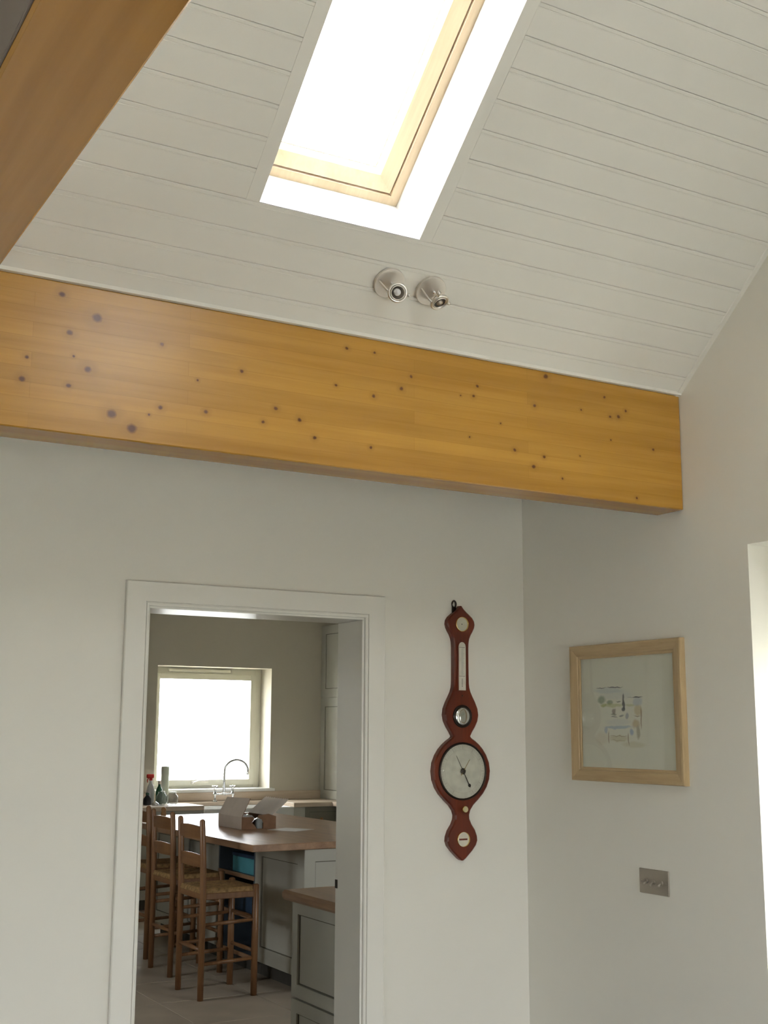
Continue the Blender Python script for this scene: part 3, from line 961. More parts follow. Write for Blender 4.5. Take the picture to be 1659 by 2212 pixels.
def a7(x7, y7):
    u = -0.246 + 0.000288 * (x7 - 225)
    v = 0.134 - 0.0001896 * (y7 - 172)
    return (-0.0, -u, v)


WASH = [(760, 470, 290, 62, (0.50, 0.56, 0.62), .45), (900, 560, 330, 90, (0.60, 0.62, 0.66), .30), (1285, 690, 95, 90, (0.42, 0.48, 0.60), .50), (610, 412, 95, 11, (0.12, 0.12, 0.13), .75), (870, 410, 155, 12, (0.10, 0.10, 0.12), .80), (1280, 602, 95, 14, (0.08, 0.08, 0.10), .90), (1150, 606, 50, 7, (0.2, 0.2, 0.22), .5),
        (615, 640, 85, 75, (0.16, 0.24, 0.13), .60), (770, 700, 65, 48, (0.17, 0.24, 0.12), .60), (940, 682, 48, 14, (0.14, 0.17, 0.12), .65), (650, 745, 60, 34, (0.42, 0.46, 0.10), .55), (830, 752, 220, 34, (0.44, 0.48, 0.12), .45), (1150, 750, 90, 30, (0.46, 0.48, 0.16), .40),
        (1030, 640, 18, 110, (0.08, 0.07, 0.08), .80), (1035, 740, 26, 90, (0.08, 0.07, 0.09), .85), (1028, 830, 36, 50, (0.07, 0.07, 0.09), .85), (985, 948, 50, 20, (0.16, 0.16, 0.20), .6), (1090, 950, 34, 60, (0.25, 0.28, 0.38), .6),
        (845, 860, 46, 62, (0.20, 0.12, 0.10), .65), (845, 920, 60, 26, (0.16, 0.15, 0.10), .6), (850, 965, 62, 14, (0.10, 0.11, 0.12), .6),
        (925, 1060, 235, 70, (0.60, 0.62, 0.66), .35), (920, 1160, 265, 34, (0.30, 0.42, 0.58), .55), (690, 1220, 34, 70, (0.32, 0.42, 0.60), .5), (1165, 1255, 38, 66, (0.24, 0.36, 0.60), .6),
        (1290, 850, 75, 110, (0.58, 0.44, 0.18), .5), (1345, 980, 14, 220, (0.30, 0.17, 0.08), .6), (1250, 1100, 78, 84, (0.50, 0.30, 0.12), .45), (1245, 1100, 48, 56, (0.68, 0.58, 0.36), .6), (1270, 955, 60, 9, (0.25, 0.14, 0.07), .6), (1285, 1260, 40, 120, (0.26, 0.22, 0.10), .5),
        (930, 1370, 190, 70, (0.58, 0.50, 0.28), .45), (600, 1380, 130, 120, (0.62, 0.48, 0.34), .22), (1200, 1480, 220, 60, (0.60, 0.53, 0.32), .35), (738, 1350, 10, 120, (0.30, 0.16, 0.10), .6), (1105, 1380, 11, 120, (0.30, 0.17, 0.10), .6), (925, 1325, 180, 7, (0.32, 0.20, 0.10), .55), (900, 1405, 150, 6, (0.36, 0.22, 0.12), .5)]
for (x7, y7, rx, ry, cc, al) in WASH:
    ctr = a7(x7, y7)
    dv = g.n('ShaderNodeVectorMath', {0: pv, 1: ctr}, operation='SUBTRACT').outputs[0]
    dv = g.n('ShaderNodeVectorMath', {0: dv, 1: (0.0, 1 / (rx * .000288), 1 / (ry * .0001896))}, operation='MULTIPLY').outputs[0]
    d_ = g.n('ShaderNodeVectorMath', {0: dv}, operation='LENGTH').outputs['Value']
    f_ = g.n('ShaderNodeMapRange', {0: d_, 1: 1.15, 2: 0.65, 3: 0.0, 4: min(0.95, al * 1.0)}).outputs[0]
    colr = g.mix(f_, colr, (*cc, 1))
g.bsdf(colr, 0.85, spec=0.1)
M['art'] = m
MB().box((-0.007, -hw + fwid - .006, -hh + fwid - .006), (-0.004, hw - fwid + .006, hh - fwid + .006)).build('watercolour_sheet', 'art', pic)
MB().box((-0.0115, -hw + fwid - .004, -hh + fwid - .004), (-0.0095, hw - fwid + .004, hh - fwid + .004)).build('glazing', 'glass_pic', pic)
MB().box((-0.004, -hw + .006, -hh + .006), (-0.0005, hw - .006, hh - .006)).build('backing', 'card_in', pic)

# ---- light switch: three toggles in a row
sw = thing('light_switch', 'brushed metal light switch plate with three toggles, below the framed watercolour', 'light switch', (XR, 3.277, 1.0785))
MB().bbox((-0.0055, -0.073, -0.041), (0.0, 0.073, 0.041), .0022).build('face_plate', 'nickel_dk', sw)
for yv in (0.036, 0.0, -0.038):
    t = MB().lathe([(0.0085, 0), (0.0085, .002), (0.0055, .0035), (0.0, .0035)], (-0.0055, yv, 0), (-1, 0, 0), 16).build('toggle', 'nickel_dk', sw)
    MB().tube([(-0.006, yv, 0), (-0.013, yv, -.004), (-0.021, yv, -.010)], [.0026, .0032, .0046], 10).build('lever', 'nickel_dk', t)
for yv in (0.060, -0.060):
    MB().lathe([(0.0035, 0), (0.0033, .0012), (0.0, .0014)], (-0.0055, yv, 0), (-1, 0, 0), 12).build('screw', 'nickel_dk', sw)

# ---- two small spotlights on the ceiling boards (local frame of the ceiling)


def spotlight(x, u, label, aim, ringc, tilt_knob):
    root = empty('ceiling_spotlight')
    root.matrix_world = CEIL_M @ Matrix.Translation((x, u, 0.001))
    tag(root, label, 'spotlight', 'pair of ceiling spotlights above the beam')
    MB().lathe([(0.0, 0.0), (0.0455, 0.0), (0.047, 0.002), (0.047, 0.0100), (0.0460, 0.0112), (0.0, 0.0112)], (0, 0, 0), (0, 0, 1), 48, False).build('mounting_plate', 'nickel_matt', root)
    MB().lathe([(0.004, 0), (0.004, .006), (0.0055, .009), (0.0045, .013), (0, .0145)], (0.004, 0.004, 0.011), (0, 0, 1), 14).build('fixing_screw', 'chrome', root)
    a = Vector(aim).normalized()
    rc = Vector(ringc)
    hx = Vector((1, 0, 0))
    e1 = (hx - a * hx.dot(a)).normalized()
    e2 = a.cross(e1)
    R_ = 0.0255
    ring = [rc + (e1 * math.cos(t_) + e2 * math.sin(t_)) * R_ for t_ in [2 * math.pi * i / 28 for i in range(28)]]
    rg = MB().tube(ring, 0.0042, 8, closed=True).build('gimbal_ring', 'nickel', root)
    pv0 = rc - e1 * (R_ + .003)
    MB().tube([(-0.036, 0.002, 0.009), (-0.034, 0.001, 0.014), pv0 + Vector((-.006, 0.001, -.003)), pv0], 0.0030, 8).build('bracket_arm', 'nickel', root)
    # lamp holder sits inside the ring
    lh = MB().lathe([(0.0, -0.020), (0.011, -0.020), (0.0125, -0.012), (0.0200, -0.002), (0.0212, 0.005), (0.0195, 0.006), (0.0180, 0.0)], rc, a, 28).build('lamp_holder', 'nickel', root)
    MB().lathe([(0.0180, 0.001), (0.0125, -0.006), (0.0, -0.009)], rc, a, 24).build('reflector', 'nickel_dk' if tilt_knob == 0 else 'lampdark', lh)
    MB().lathe([(0.0, 0.008), (0.008, 0.0075), (0.0105, 0.004), (0.0105, -0.006), (0.0, -0.008)], rc - e1 * .002 + e2 * .001, a, 18).build('bulb', 'white_pl' if tilt_knob == 0 else 'nickel_dk', lh)
    MB().lathe([(0.0045, 0), (0.0055, .003), (0.0055, .008), (0.0, .009)], rc + e1 * (R_ + .003), e1, 14).build('pivot_knob', 'nickel', root)
    if tilt_knob:
        MB().tube([rc - e1 * .018 + e2 * .022, rc - e1 * .024 + e2 * .034, rc - e1 * .022 + e2 * .04], [.0035, .0075, .006], 12).build('clamp_screw', 'nickel', root)
    return root


inv = CEIL_M.inverted()


def aim_at(p, x, u):
    return inv.to_3x3() @ (Vector(p) - CEIL_M @ Vector((x, u, 0.05)))


spotlight(1.697, 0.1945, 'left of the two satin metal ceiling spotlights, its lamp facing straight out', aim_at((0.6, 0.0, 1.3), 1.697, .1945), (0.016, -0.006, 0.046), 0)
spotlight(1.838, 0.1975, 'right of the two satin metal ceiling spotlights, its lamp swivelled down to the right', aim_at((2.3, 1.0, -0.6), 1.838, .1975), (0.020, -0.012, 0.046), 1)

# ================================================================== KITCHEN
# ---- ladder-back bar stools (local: back at x=0, seat towards +x, width along y, centred)
SWD, SDP = 0.185, 0.345


def make_stool(label):
    r_ = thing('bar_stool', label, 'stool', group='rush-seated bar stools along the island')
    for sy in (-1, 1):
        y = sy * SWD
        MB().tube([(0, y, 0), (0, y, 0.62), (-0.006, y, .80), (-0.018, y, 1.034), (-0.0185, y, 1.043), (-0.019, y, 1.047)], [.0185, .0200, .0195, .0175, .013, .004], 12).build('back_post', 'stool', r_)
        MB().tube([(SDP, y, 0), (SDP, y, 0.30), (SDP, y, 0.645), (SDP, y, .651)], [.0195, .0205, .0205, .012], 12).build('front_leg', 'stool', r_)
        for z_ in (0.435, 0.21):
            MB().tube([(0.012, y, z_ - .006), (SDP / 2, y, z_), (SDP - .012, y, z_ + .006)], [.010, .0125, .010], 10).build('side_stretcher', 'stool', r_)
        MB().bbox((0.015, y - .011, .574), (SDP - .015, y + .011, .612), .004).build('side_rail', 'stool', r_)
    for (z0, z1) in ((0.928, 1.0), (0.762, 0.832)):
        xo = -0.012 if z0 > .9 else -0.005
        mb_ = MB()
        N = 8
        vs_, fs_ = [], []
        for i in range(N + 1):
            y = -SWD + .012 + (2 * SWD - .024) * i / N
            t_ = 2.0 * i / N - 1
            bow = -0.014 * (1 - t_ * t_)
            crown = 0.009 * (1 - t_ * t_)
            for (dx, zz) in ((-.006, z0), (.006, z0), (.0065, z1 + crown - .005), (.002, z1 + crown), (-.003, z1 + crown), (-.0065, z1 + crown - .005)):
                vs_.append((xo + bow + dx, y, zz))
        for i in range(N):
            for j in range(6):
                k = (j + 1) % 6
                fs_.append((i * 6 + j, i * 6 + k, (i + 1) * 6 + k, (i + 1) * 6 + j))
        fs_ += [tuple(range(6))[::-1], tuple(range(N * 6, N * 6 + 6))]
        mb_.add(vs_, fs_)
        mb_.build('back_slat', 'stool_x', r_)
    MB().tube([(0, -SWD + .01, .285), (0, 0, .285), (0, SWD - .01, .285)], [.010, .013, .010], 10).build('back_stretcher', 'stool_x', r_)
    for z_ in (0.45, 0.255):
        MB().tube([(SDP, -SWD + .01, z_), (SDP, 0, z_), (SDP, SWD - .01, z_)], [.010, .013, .010], 10).build('front_stretcher', 'stool_x', r_)
    for x in (0.0, SDP):
        MB().bbox((x - .011, -SWD + .014, .574), (x + .011, SWD - .014, .612), .004).build('seat_rail', 'stool_x', r_)
    # woven rush: cords run square to square towards the middle
    mb_ = MB()
    N = 44
    vs_, fs_ = [], []
    for i in range(N + 1):
        for j in range(N + 1):
            a, b = 2 * i / N - 1, 2 * j / N - 1
            x = SDP / 2 + a * (SDP / 2 + .012)
            y = b * (SWD + .006)
            d_ = max(abs(a), abs(b))
            z_ = 0.640 - 0.012 * (1 - d_) + 0.0022 * math.sin(d_ * 62) - (0.004 if abs(abs(a) - abs(b)) < .03 else 0)
            if d_ > 0.93:
                z_ -= ((d_ - .93) / .07) ** 2 * 0.020
            if abs(a) > .86 and abs(b) > .88:       # notched round the corner posts
                z_ -= 0.012
            vs_.append((x, y, z_))
    for i in range(N):
        for j in range(N):
            p = i * (N + 1) + j
            fs_.append((p, p + N + 1, p + N + 2, p + 1))
    mb_.add(vs_, fs_, True)
    edge = [i * (N + 1) for i in range(N + 1)] + [N * (N + 1) + j for j in range(1, N + 1)] + [i * (N + 1) + N for i in range(N - 1, -1, -1)] + [j for j in range(N - 1, 0, -1)]
    lo = [(vs_[i][0], vs_[i][1], 0.610) for i in edge]
    k0 = len(mb_.v)
    mb_.v += lo
    ne = len(edge)
    for i in range(ne):
        j = (i + 1) % ne
        mb_.f.append((edge[i], k0 + i, k0 + j, edge[j]))
        mb_.s.append(False)
        mb_.mi.append(0)
    mb_.f.append(tuple(range(k0, k0 + ne)))
    mb_.s.append(False)
    mb_.mi.append(0)
    mb_.build('rush_seat', 'rush', r_)
    return r_


stoolA = make_stool('nearest wooden ladder-back bar stool with rush seat, in full view in the doorway')
stoolA.location = (2.888, 7.348, 0)
stoolB = copy_tree(stoolA)
stoolB['label'] = 'middle ladder-back bar stool, partly hidden behind the nearest stool'
stoolB.location = (2.980, 8.108, 0)
stoolC = copy_tree(stoolA)
stoolC['label'] = 'farthest ladder-back bar stool, cut off by the left door jamb'
stoolC.location = (3.055, 8.795, 0)

# ---- panelled fronts


def shaker(parent, o, u, v, nrm, w_, h_, st=0.075, name='door', mat='cab', th_=0.02, mid_rail=None):
    """framed front with a recessed panel; o lower corner, u across, v up, nrm outwards"""
    o, u, v, nrm = Vector(o), Vector(u), Vector(v), Vector(nrm)

    def bx(mb, a0, a1, b0, b1, c0, c1):
        vs = [o + u * a + v * b + nrm * c for c in (c0, c1) for a, b in ((a0, b0), (a1, b0), (a1, b1), (a0, b1))]
        f = [(0, 3, 2, 1), (4, 5, 6, 7), (0, 1, 5, 4), (1, 2, 6, 5), (2, 3, 7, 6), (3, 0, 4, 7)]
        if u.cross(v).dot(nrm) < 0:
            f = [q[::-1] for q in f]
        mb.add(vs, f)
    mb = MB()
    g_ = 0.002
    bx(mb, g_, st, g_, h_ - g_, 0, th_)
    bx(mb, w_ - st, w_ - g_, g_, h_ - g_, 0, th_)
    bx(mb, st, w_ - st, g_, st, 0, th_)
    bx(mb, st, w_ - st, h_ - st, h_ - g_, 0, th_)
    d_ = mb.build(name, mat, parent)
    pn = MB()
    bx(pn, st, w_ - st, st, h_ - st, 0, th_ - .010)
    pn.build('panel', mat, d_)
    bd = MB()
    b_ = 0.006
    for (a0, a1, c0, c1) in ((st, st + b_, st, h_ - st), (w_ - st - b_, w_ - st, st, h_ - st), (st + b_, w_ - st - b_, st, st + b_), (st + b_, w_ - st - b_, h_ - st - b_, h_ - st)):
        bx(bd, a0, a1, c0, c1, th_ - .010, th_ - .008)
    bd.build('bead', 'cab_line', d_)
    return d_


X, Y, Zv = (1, 0, 0), (0, 1, 0), (0, 0, 1)
IX, IY0, IY1, ITOP = 3.478, 6.99, 9.70, 0.90
IXR = 4.45
# island units along the stool side
cb = thing('base_cabinet', 'grey panelled island cabinet at the near end, beyond the stools', 'cabinet', (IX, IY0, 0))
MB().box((0.02, 0.02, 0.09), (IXR - IX, 0.735, ITOP - .042)).build('body', 'cab', cb)
MB().box((0.06, 0.06, 0.0), (IXR - IX - .05, 0.735, 0.09)).build('plinth', 'plinth', cb)
shaker(cb, (0.02, 0.0, 0.095), Y, Zv, (-1, 0, 0), 0.735, ITOP - .042 - .095, 0.095)
shaker(cb, (0.0, 0.02, 0.095), X, Zv, (0, -1, 0), IXR - IX, ITOP - .042 - .095, 0.075, 'end_panel', 'cab')
su = thing('open_shelf_unit', 'open blue-grey shelf unit in the island, holding boxes', 'shelf unit', (IX, IY0 + .737, 0))
SH = 0.622
sb = MB().box((0.0, 0.0, 0.09), (IXR - IX, 0.018, ITOP - .042)).box((0.0, SH - .018, 0.09), (IXR - IX, SH, ITOP - .042)).box((0.34, .018, 0.09), (0.36, SH - .018, ITOP - .042))
sb.box((0.0, .018, ITOP - .060), (0.34, SH - .018, ITOP - .042))
sb.build('carcass', 'shelf_in', su)
for z_ in (0.09, 0.345, 0.596):
    s_ = MB().bbox((0.002, .018, z_), (0.34, SH - .018, z_ + .022), .002).build('shelf', 'shelf_in', su)
    MB().bbox((-0.006, .004, z_ - .002), (0.006, SH - .004, z_ + .026), .003).build('lipping', 'worktop', s_)
MB().box((0.06, 0.0, 0.0), (IXR - IX - .05, SH, 0.09)).build('plinth', 'plinth', su)
cb2 = thing('base_cabinet', 'pale panelled island cabinet at the far end, seen between the stool backs', 'cabinet', (IX, IY0 + .737 + SH + .002, 0))
L2 = IY1 - (IY0 + .737 + SH + .002)
MB().box((0.02, 0.0, 0.09), (IXR - IX, L2, ITOP - .042)).build('body', 'cab', cb2)
MB().box((0.06, 0.0, 0.0), (IXR - IX - .05, L2 - .05, 0.09)).build('plinth', 'plinth', cb2)
shaker(cb2, (0.02, 0.0, 0.095), Y, Zv, (-1, 0, 0), L2 / 2, ITOP - .137, 0.085)
shaker(cb2, (0.02, L2 / 2, 0.095), Y, Zv, (-1, 0, 0), L2 / 2, ITOP - .137, 0.085)
o = MB().bbox((3.117, IY0 - .022, ITOP - .042), (IXR + .03, 9.735, ITOP), .004).build('worktop', 'worktop')
tag(o, 'thick brown wooden island worktop with the open carton on it', 'worktop')
# boxes on the shelf
bx_ = thing('storage_box', 'teal storage box on the island open shelf', 'box', (IX + .03, IY0 + .737 + .045, 0.618))
MB().bbox((0.0, 0.0, 0.001), (0.24, 0.40, 0.105), .003).build('body', 'teal', bx_)
MB().bbox((-0.004, -0.004, 0.105), (0.244, 0.404, 0.128), .003).build('lid', 'navy', bx_)
bx_ = thing('storage_box', 'dark navy storage box on the middle shelf under the teal one', 'box', (IX + .04, IY0 + .737 + .05, 0.367))
MB().bbox((0.0, 0.0, 0.001), (0.24, 0.46, 0.13), .003).build('body', 'navy', bx_)
MB().bbox((-0.004, -0.004, 0.13), (0.244, 0.464, 0.15), .003).build('lid', 'navy', bx_)

# ---- near unit beside the doorway
NX, NY1 = 2.425, 4.985
nc = thing('base_cabinet', 'grey panelled cabinet just inside the doorway at lower right', 'cabinet', (NX, YW + WT + .022, 0))
NL = NY1 - (YW + WT) - .022
MB().box((0.02, 0.0, 0.09), (1.2, NL, ITOP - .042)).build('body', 'cab', nc)
MB().box((0.06, 0.0, 0.0), (1.15, NL - .05, 0.09)).build('plinth', 'plinth', nc)
shaker(nc, (0.02, 0.0, 0.46), Y, Zv, (-1, 0, 0), NL, ITOP - .042 - .46, 0.055, 'door')
shaker(nc, (0.02, 0.0, 0.095), Y, Zv, (-1, 0, 0), NL, 0.36, 0.055, 'drawer')
o = MB().bbox((NX - .045, YW + WT + .003, ITOP - .042), (NX + 1.22, NY1 + .025, ITOP), .012).build('worktop', 'worktop')
tag(o, 'brown wooden worktop on the cabinet just inside the doorway', 'worktop')

# ---- sink run under the far window
CY0 = 10.80
SX0, SX1 = 4.33, 5.255          # sink gap
for (a, b, lab) in ((KX0 + .9, SX0, 'left length of pale worktop under the window, crowded with bottles'), (SX1, KX1 - .003, 'right length of pale worktop running from the sink to the wall cupboard')):
    o = MB().bbox((a, CY0 - (.03 if a < 4 else 0), ITOP - .042), (b, KY1 - .002, ITOP), .004).build('worktop', 'worktop_pale')
    tag(o, lab, 'worktop')
rc = thing('base_cabinet', 'dark olive-grey drawer cabinet to the right of the sink', 'cabinet', (SX1, CY0 + .03, 0))
MB().box((0.0, 0.02, 0.09), (KX1 - SX1 - .003, KY1 - CY0 - .04, ITOP - .042)).build('body', 'cab', rc)
MB().box((0.05, 0.07, 0.0), (KX1 - SX1 - .003, KY1 - CY0 - .04, 0.09)).build('plinth', 'plinth', rc)
MB().box((0.0, -.004, 0.09), (0.13, 0.02, ITOP - .044)).build('pilaster', 'cab', rc)
dr = shaker(rc, (0.132, 0.02, 0.62), X, Zv, (0, -1, 0), 0.80, 0.235, 0.045, 'drawer', 'cab_dk')
MB().lathe([(0.008, 0), (0.008, .012), (0.016, .018), (0.015, .026), (0, .03)], (0.30, 0.0, 0.74), (0, -1, 0), 16).build('knob', 'brown_pot', dr)
MB().lathe([(0.008, 0), (0.008, .012), (0.016, .018), (0.015, .026), (0, .03)], (0.76, 0.0, 0.74), (0, -1, 0), 16).build('knob', 'brown_pot', dr)
shaker(rc, (0.132, 0.02, 0.095), X, Zv, (0, -1, 0), 0.80, 0.52, 0.07, 'door', 'cab_dk')
lc = thing('base_cabinet', 'shaded cabinet under the left worktop and sink', 'cabinet', (KX0 + .9, CY0 + .03, 0))
MB().box((0.0, 0.02, 0.09), (SX0 - KX0 - .9, KY1 - CY0 - .04, ITOP - .042)).box((SX0 - KX0 - .9, 0.05, 0.09), (SX1 - KX0 - .9 - .002, KY1 - CY0 - .04, 0.62)).build('body', 'cab', lc)
for i in range(4):
    shaker(lc, (0.03 + i * .70, 0.02, 0.095), X, Zv, (0, -1, 0), 0.70, 0.76, 0.08, 'door', 'cab')
MB().box((0.05, 0.07, 0.0), (SX1 - KX0 - 1.0, KY1 - CY0 - .04, 0.09)).build('plinth', 'plinth', lc)
sk = thing('kitchen_sink', 'white ceramic farmhouse sink under the window', 'sink', (SX0 + .004, CY0 - .01, 0.63))
swd, sdp, sht, swl = SX1 - SX0 - .008, 0.46, 0.235, 0.03
MB().bbox((0, 0, 0), (swd, sdp, .03), .004).build('basin_floor', 'ceramic', sk)
for (a, b) in (((0, 0, .03), (swd, swl, sht)), ((0, sdp - swl, .03), (swd, sdp, sht)), ((0, swl, .03), (swl, sdp - swl, sht)), ((swd - swl, swl, .03), (swd, sdp - swl, sht))):
    MB().bbox(a, b, .008).build('basin_wall', 'ceramic', sk)
o = MB().bbox((SX0 + .001, CY0 + sdp - .005, ITOP - .042), (SX1 - .001, KY1 - .002, ITOP), .003).build('worktop', 'worktop_pale')
tag(o, 'narrow worktop ledge behind the sink that carries the tap', 'worktop')
o = MB().bbox((KX0 + .9, KY1 - .022, ITOP + .0005), (KX1 - .4, KY1 - .001, KW[2] - .027), .003).build('upstand', 'worktop_pale')
tag(o, 'pale upstand along the wall behind the sink', 'upstand')

# ---- bridge tap
tp = thing('kitchen_tap', 'chrome bridge tap with tall swan-neck spout at the sink', 'tap', (4.735, 11.29, ITOP))
for sx in (-0.092, 0.092):
    pl_ = MB().lathe([(0.026, 0), (0.026, .006), (0.013, .012), (0.012, .06), (0.020, .068), (0.020, .078), (0.013, .086), (0.011, .125), (0.016, .132), (0.012, .150), (0, .154)], (sx, 0, 0), (0, 0, 1), 16).build('pillar_valve', 'chrome', tp)
    cr = MB()
    for an in (0.5, 0.5 + math.pi / 2):
        dx, dy = math.cos(an) * .032, math.sin(an) * .032
        cr.tube([(sx - dx, -dy, .145), (sx - dx * .6, -dy * .6, .143), (sx + dx * .6, dy * .6, .143), (sx + dx, dy, .145)], [.007, .0045, .0045, .007], 8)
    cr.build('cross_head', 'chrome', pl_)
MB().tube([(-0.092, 0, .07), (-.03, 0, .07), (0, 0, .07), (.03, 0, .07), (.092, 0, .07)], [.010, .009, .014, .009, .010], 12).build('bridge', 'chrome', tp)
sp = [(0, 0, .055), (0, 0, .10), (0, 0, .20), (0, 0, .29)]
for i in range(1, 13):
    an = math.pi * i / 13.0 * 1.06
    sp.append((0.12 - 0.12 * math.cos(an), -0.02 * i / 13, .29 + 0.105 * math.sin(an)))
sp.append((sp[-1][0] - .004, sp[-1][1], sp[-1][2] - .045))
MB().tube(sp, [.018, .014] + [.0115] * (len(sp) - 3) + [.013], 12).build('swan_neck_spout', 'chrome', tp)

# ---- wall cupboard standing on the right worktop
uc = thing('wall_cupboard', 'tall grey panelled cupboard standing on the right-hand worktop', 'cupboard', (5.83, 9.6, ITOP + .001))
MB().box((0.02, 0.0, 0.0), (KX1 - 5.83 - .003, KY1 - 9.6 - .003, 1.75)).build('body', 'cab', uc)
ul = KY1 - 9.6 - .003
for (z0, z1) in ((0.0, 1.01), (1.012, 1.75)):
    for k in range(3):
        shaker(uc, (0.02, ul - (k + 1) * ul / 3, z0), Y, Zv, (-1, 0, 0), ul / 3, z1 - z0, 0.088)
o = MB().bbox((5.66, 9.4, ITOP - .042), (KX1 - .003, CY0 - .003, ITOP), .004).build('worktop', 'worktop_pale')
tag(o, 'return of the worktop along the right kitchen wall', 'worktop')
ret = thing('base_cabinet', 'cabinet under the worktop return on the right kitchen wall', 'cabinet', (5.70, 9.42, 0))
MB().box((0.02, 0, .09), (KX1 - 5.70 - .003, CY0 - 9.42 - .01, ITOP - .042)).build('body', 'cab', ret)
shaker(ret, (0.02, 0.0, 0.095), Y, Zv, (-1, 0, 0), 0.68, 0.76, 0.08)
shaker(ret, (0.02, 0.68, 0.095), Y, Zv, (-1, 0, 0), 0.68, 0.76, 0.08)
MB().box((0.06, 0, 0), (KX1 - 5.70 - .003, CY0 - 9.42 - .01, .09)).build('plinth', 'plinth', ret)

# ---- open carton on the island (local: origin near-left base corner)
ca = thing('cardboard_carton', 'open white-faced cardboard carton with raised flaps on the island', 'carton', (3.515, 8.05, ITOP + .001))
CW, CD, CH, CT = 0.262, 0.42, 0.085, 0.004


def sheet(pts, tvec, name, mats, parent):
    """folded card: outline extruded by its thickness; outside white, inside brown"""
    n_ = len(pts)
    P_ = [Vector(p) for p in pts]
    T = Vector(tvec)
    mb_ = MB().add(P_ + [p + T for p in P_], [tuple(range(n_))[::-1]], mi=0)
    mb_.f.append(tuple(range(n_, 2 * n_)))
    mb_.s.append(False)
    mb_.mi.append(1)
    for i in range(n_):
        j = (i + 1) % n_
        mb_.f.append((i, j, n_ + j, n_ + i))
        mb_.s.append(False)
        mb_.mi.append(1)
    return mb_.build(name, mats, parent)


sheet([(0, 0, 0), (0, CD, 0), (0, CD, CH), (0, 0, CH)], (CT, 0, 0), 'side_wall', ('card', 'card_in'), ca)
sheet([(CW, 0, 0), (CW, 0, CH), (CW, CD, CH), (CW, CD, 0)], (-CT, 0, 0), 'side_wall', ('card', 'card_in'), ca)
# front wall, brown, torn away in the middle
sheet([(CT, 0, 0), (CT, 0, CH), (0.085, 0, CH * .98), (0.095, 0, CH * .80), (0.075, 0, CH * .55), (0.10, 0, CH * .28), (0.112, 0, 0.006), (0.112, 0, 0)], (0, CT, 0), 'front_wall', ('card_in', 'card_in'), ca)
sheet([(0.165, 0, 0), (0.165, 0, CH * .45), (0.155, 0, CH * .75), (0.12, 0, CH * .93), (0.125, 0, CH * 1.12), (0.205, 0, CH * 1.2), (CW - CT, 0, CH), (CW - CT, 0, 0)], (0, CT, 0), 'front_wall', ('card_in', 'card_in'), ca)
sheet([(CT, CD, 0), (CW - CT, CD, 0), (CW - CT, CD, CH), (CT, CD, CH)], (0, -CT, 0), 'rear_wall', ('card', 'card_in'), ca)
MB().box((CT, CT, 0), (CW - CT, CD - CT, .003)).build('base', 'card_in', ca)
sheet([(0, 0.0, CH), (0, CD, CH), (0.060, CD - .01, CH + .118), (0.065, 0.01, CH + .125)], (CT, 0, -.001), 'left_flap', ('card', 'card_in'), ca)
teeth = []
fl0, fl1 = Vector((CW - .03, 0.01, CH * 1.05)), Vector((CW - .03, CD - .01, CH * 1.05))
ft0, ft1 = Vector((CW + .100, 0.02, CH + .108)), Vector((CW + .100, CD, CH + .108))
NT = 11
for i in range(NT * 2 + 1):
    t_ = i / (NT * 2)
    p = ft1.lerp(ft0, t_)
    if i % 2:
        p = p + (ft0 - fl0).normalized() * .014
    teeth.append(p)
sheet([fl0, fl1] + teeth, (.002, 0, -.004), 'right_flap', ('card', 'card'), ca)
# packing film in the carton: crumpled sheet
rnd = random.Random(5)
mb = MB()
N = 12
vs = []
for i in range(N + 1):
    for j in range(N + 1):
        x = .012 + (CW - .05) * i / N
        y = .012 + (CD - .03) * j / N
        z = .055 + .05 * math.sin(i * 1.3 + j * .7) * math.cos(j * 1.1) * .5 + rnd.uniform(-.012, .014)
        if 6 < j and i < 8:
            z += .035
        vs.append((x, y, z))
mb.add(vs, [(i * (N + 1) + j, (i + 1) * (N + 1) + j, (i + 1) * (N + 1) + j + 1, i * (N + 1) + j + 1) for i in range(N) for j in range(N)], True)
o = mb.build('packing_film', 'film')
o.location = (3.515, 8.05, ITOP + .001)
tag(o, 'crumpled white packing film inside the open carton', 'packing film')
o = MB().lathe([(0, 0), (.026, 0), (.027, .004), (.027, .06), (.024, .066), (0, .066)], (0, 0, 0), (0, 0, 1), 20).build('tin', 'grey_tin')
o.location = (3.655, 8.075, ITOP + .0045)
tag(o, 'small grey tin showing through the torn front of the carton', 'tin')
sh = MB().box((-.09, -.14, 0), (.13, .10, .0015)).build('paper_sheet', 'paper')
sh.location = (3.80, 7.92, ITOP + .0005)
sh.rotation_euler = (0, 0, .5)
tag(sh, 'loose sheet of paper lying in front of the carton', 'paper')
o = MB().lathe([(0, 0), (.022, 0), (.024, .006), (.017, .03), (.021, .06), (.016, .078), (.020, .092), (.013, .105), (0, .108)], (0, 0, 0), (0, 0, 1), 18).build('wooden_pot', 'brown_pot')
o.location = (3.30, 9.02, ITOP + .0005)
tag(o, 'small brown turned wooden pot on the far end of the island', 'pot')

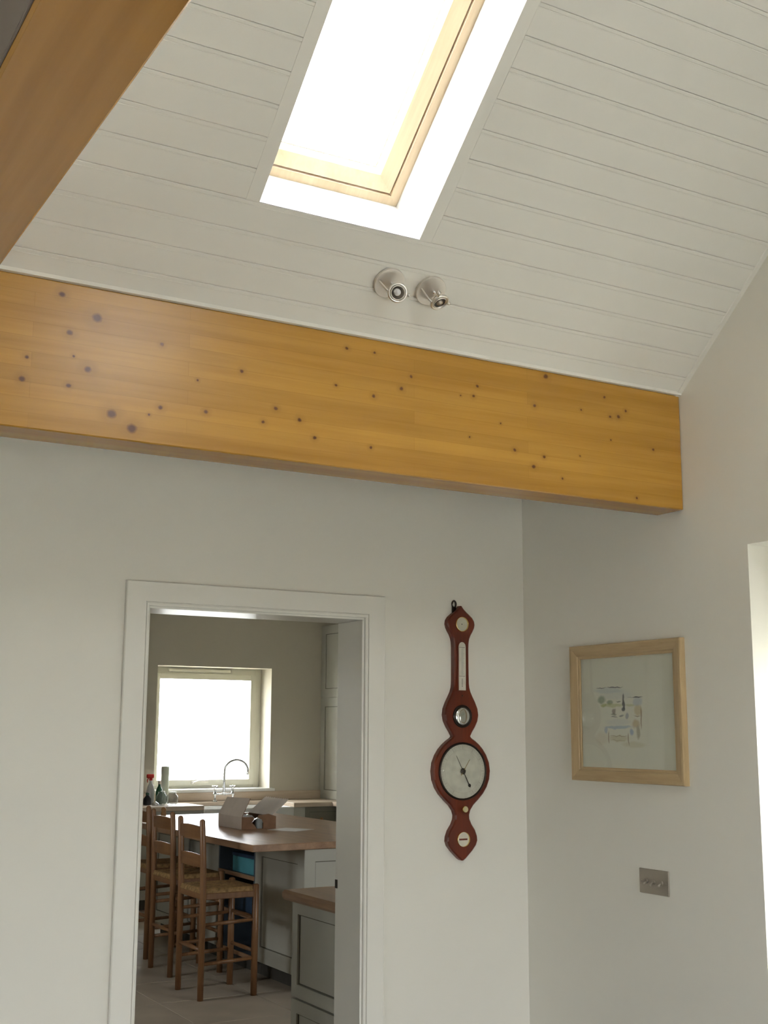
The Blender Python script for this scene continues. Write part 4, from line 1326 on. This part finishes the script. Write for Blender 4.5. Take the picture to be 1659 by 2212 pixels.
# ---- bottles and jars on the left worktop by the window
z0 = ITOP + .0005
sp_ = thing('spray_bottle', 'white spray bottle with red trigger head at the left of the window', 'bottle', (3.962, 11.2, z0))
MB().lathe([(0, 0), (.036, 0), (.038, .01), (.038, .12), (.030, .16), (.014, .19), (.013, .215), (0, .216)], (0, 0, 0), (0, 0, 1), 20).build('body', 'white_pl', sp_)
hd_ = MB().lathe([(.015, .214), (.015, .238), (0, .239)], (0, 0, 0), (0, 0, 1), 14)
hd_.bbox((-.042, -.011, .236), (.028, .011, .272), .006)
hd_.tube([(-.024, 0, .238), (-.034, 0, .215), (-.030, 0, .195)], [.006, .005, .004], 8)
hd_.build('trigger_head', 'red', sp_)
rl = thing('paper_roll', 'upright pale green paper roll standing in front of the window', 'paper roll', (4.125, 11.27, z0))
MB().lathe([(.016, 0), (.037, 0), (.0375, .003), (.0375, .335), (.036, .338), (.016, .338), (.016, 0)], (0, 0, 0), (0, 0, 1), 26).build('roll', 'pale_green', rl)
MB().lathe([(.0155, .002), (.0155, .339), (.0135, .339), (.0135, .002)], (0, 0, 0), (0, 0, 1), 16).build('core', 'card_in', rl)
gb = thing('green_bottle', 'dark green bottle with pinkish cap in front of the paper roll', 'bottle', (4.022, 11.13, z0))
MB().lathe([(0, 0), (.031, 0), (.033, .006), (.033, .11), (.026, .14), (.013, .165), (.012, .185), (0, .186)], (0, 0, 0), (0, 0, 1), 20).build('body', 'green_gl', gb)
MB().lathe([(.014, .182), (.0145, .208), (.012, .211), (0, .211)], (0, 0, 0), (0, 0, 1), 14).build('cap', 'card', gb)
db = thing('dark_bottle', 'short black bottle at the left end beside the door jamb', 'bottle', (3.892, 11.08, z0))
MB().lathe([(0, 0), (.036, 0), (.038, .008), (.036, .055), (.020, .075), (.014, .09), (0, .091)], (0, 0, 0), (0, 0, 1), 20).build('body', 'black', db)
MB().lathe([(.016, .088), (.017, .105), (.012, .111), (0, .112)], (0, 0, 0), (0, 0, 1), 14).build('cap', 'green_gl', db)
for (x, y, r, h, lab) in ((3.985, 10.96, .050, .118, 'left of two round clear glass jars in front of the bottles'), (4.095, 10.98, .057, .110, 'right of two round clear glass jars in front of the bottles')):
    jr = thing('glass_jar', lab, 'jar', (x, y, z0))
    MB().lathe([(0, 0), (r * .62, 0), (r * .86, h * .12), (r, h * .42), (r * .92, h * .72), (r * .62, h * .9), (r * .60, h * .96), (r * .57, h * .96), (r * .58, h * .88), (r * .87, h * .70), (r * .95, h * .42), (r * .80, h * .14), (r * .5, .006), (0, .006)], (0, 0, 0), (0, 0, 1), 26).build('body', 'clear', jr)
    MB().lathe([(r * .64, h * .96), (r * .66, h * 1.04), (r * .4, h * 1.08), (0, h * 1.09)], (0, 0, 0), (0, 0, 1), 22).build('lid', 'clear', jr)
ld = MB().lathe([(0, 0), (.030, 0), (.032, .006), (.028, .022), (.012, .030), (.006, .036), (0, .038)], (0, 0, 0), (0, 0, 1), 20).build('pan_lid', 'chrome')
ld.location = (3.925, 10.95, z0)
tag(ld, 'small shiny metal lid lying beside the black bottle', 'lid')
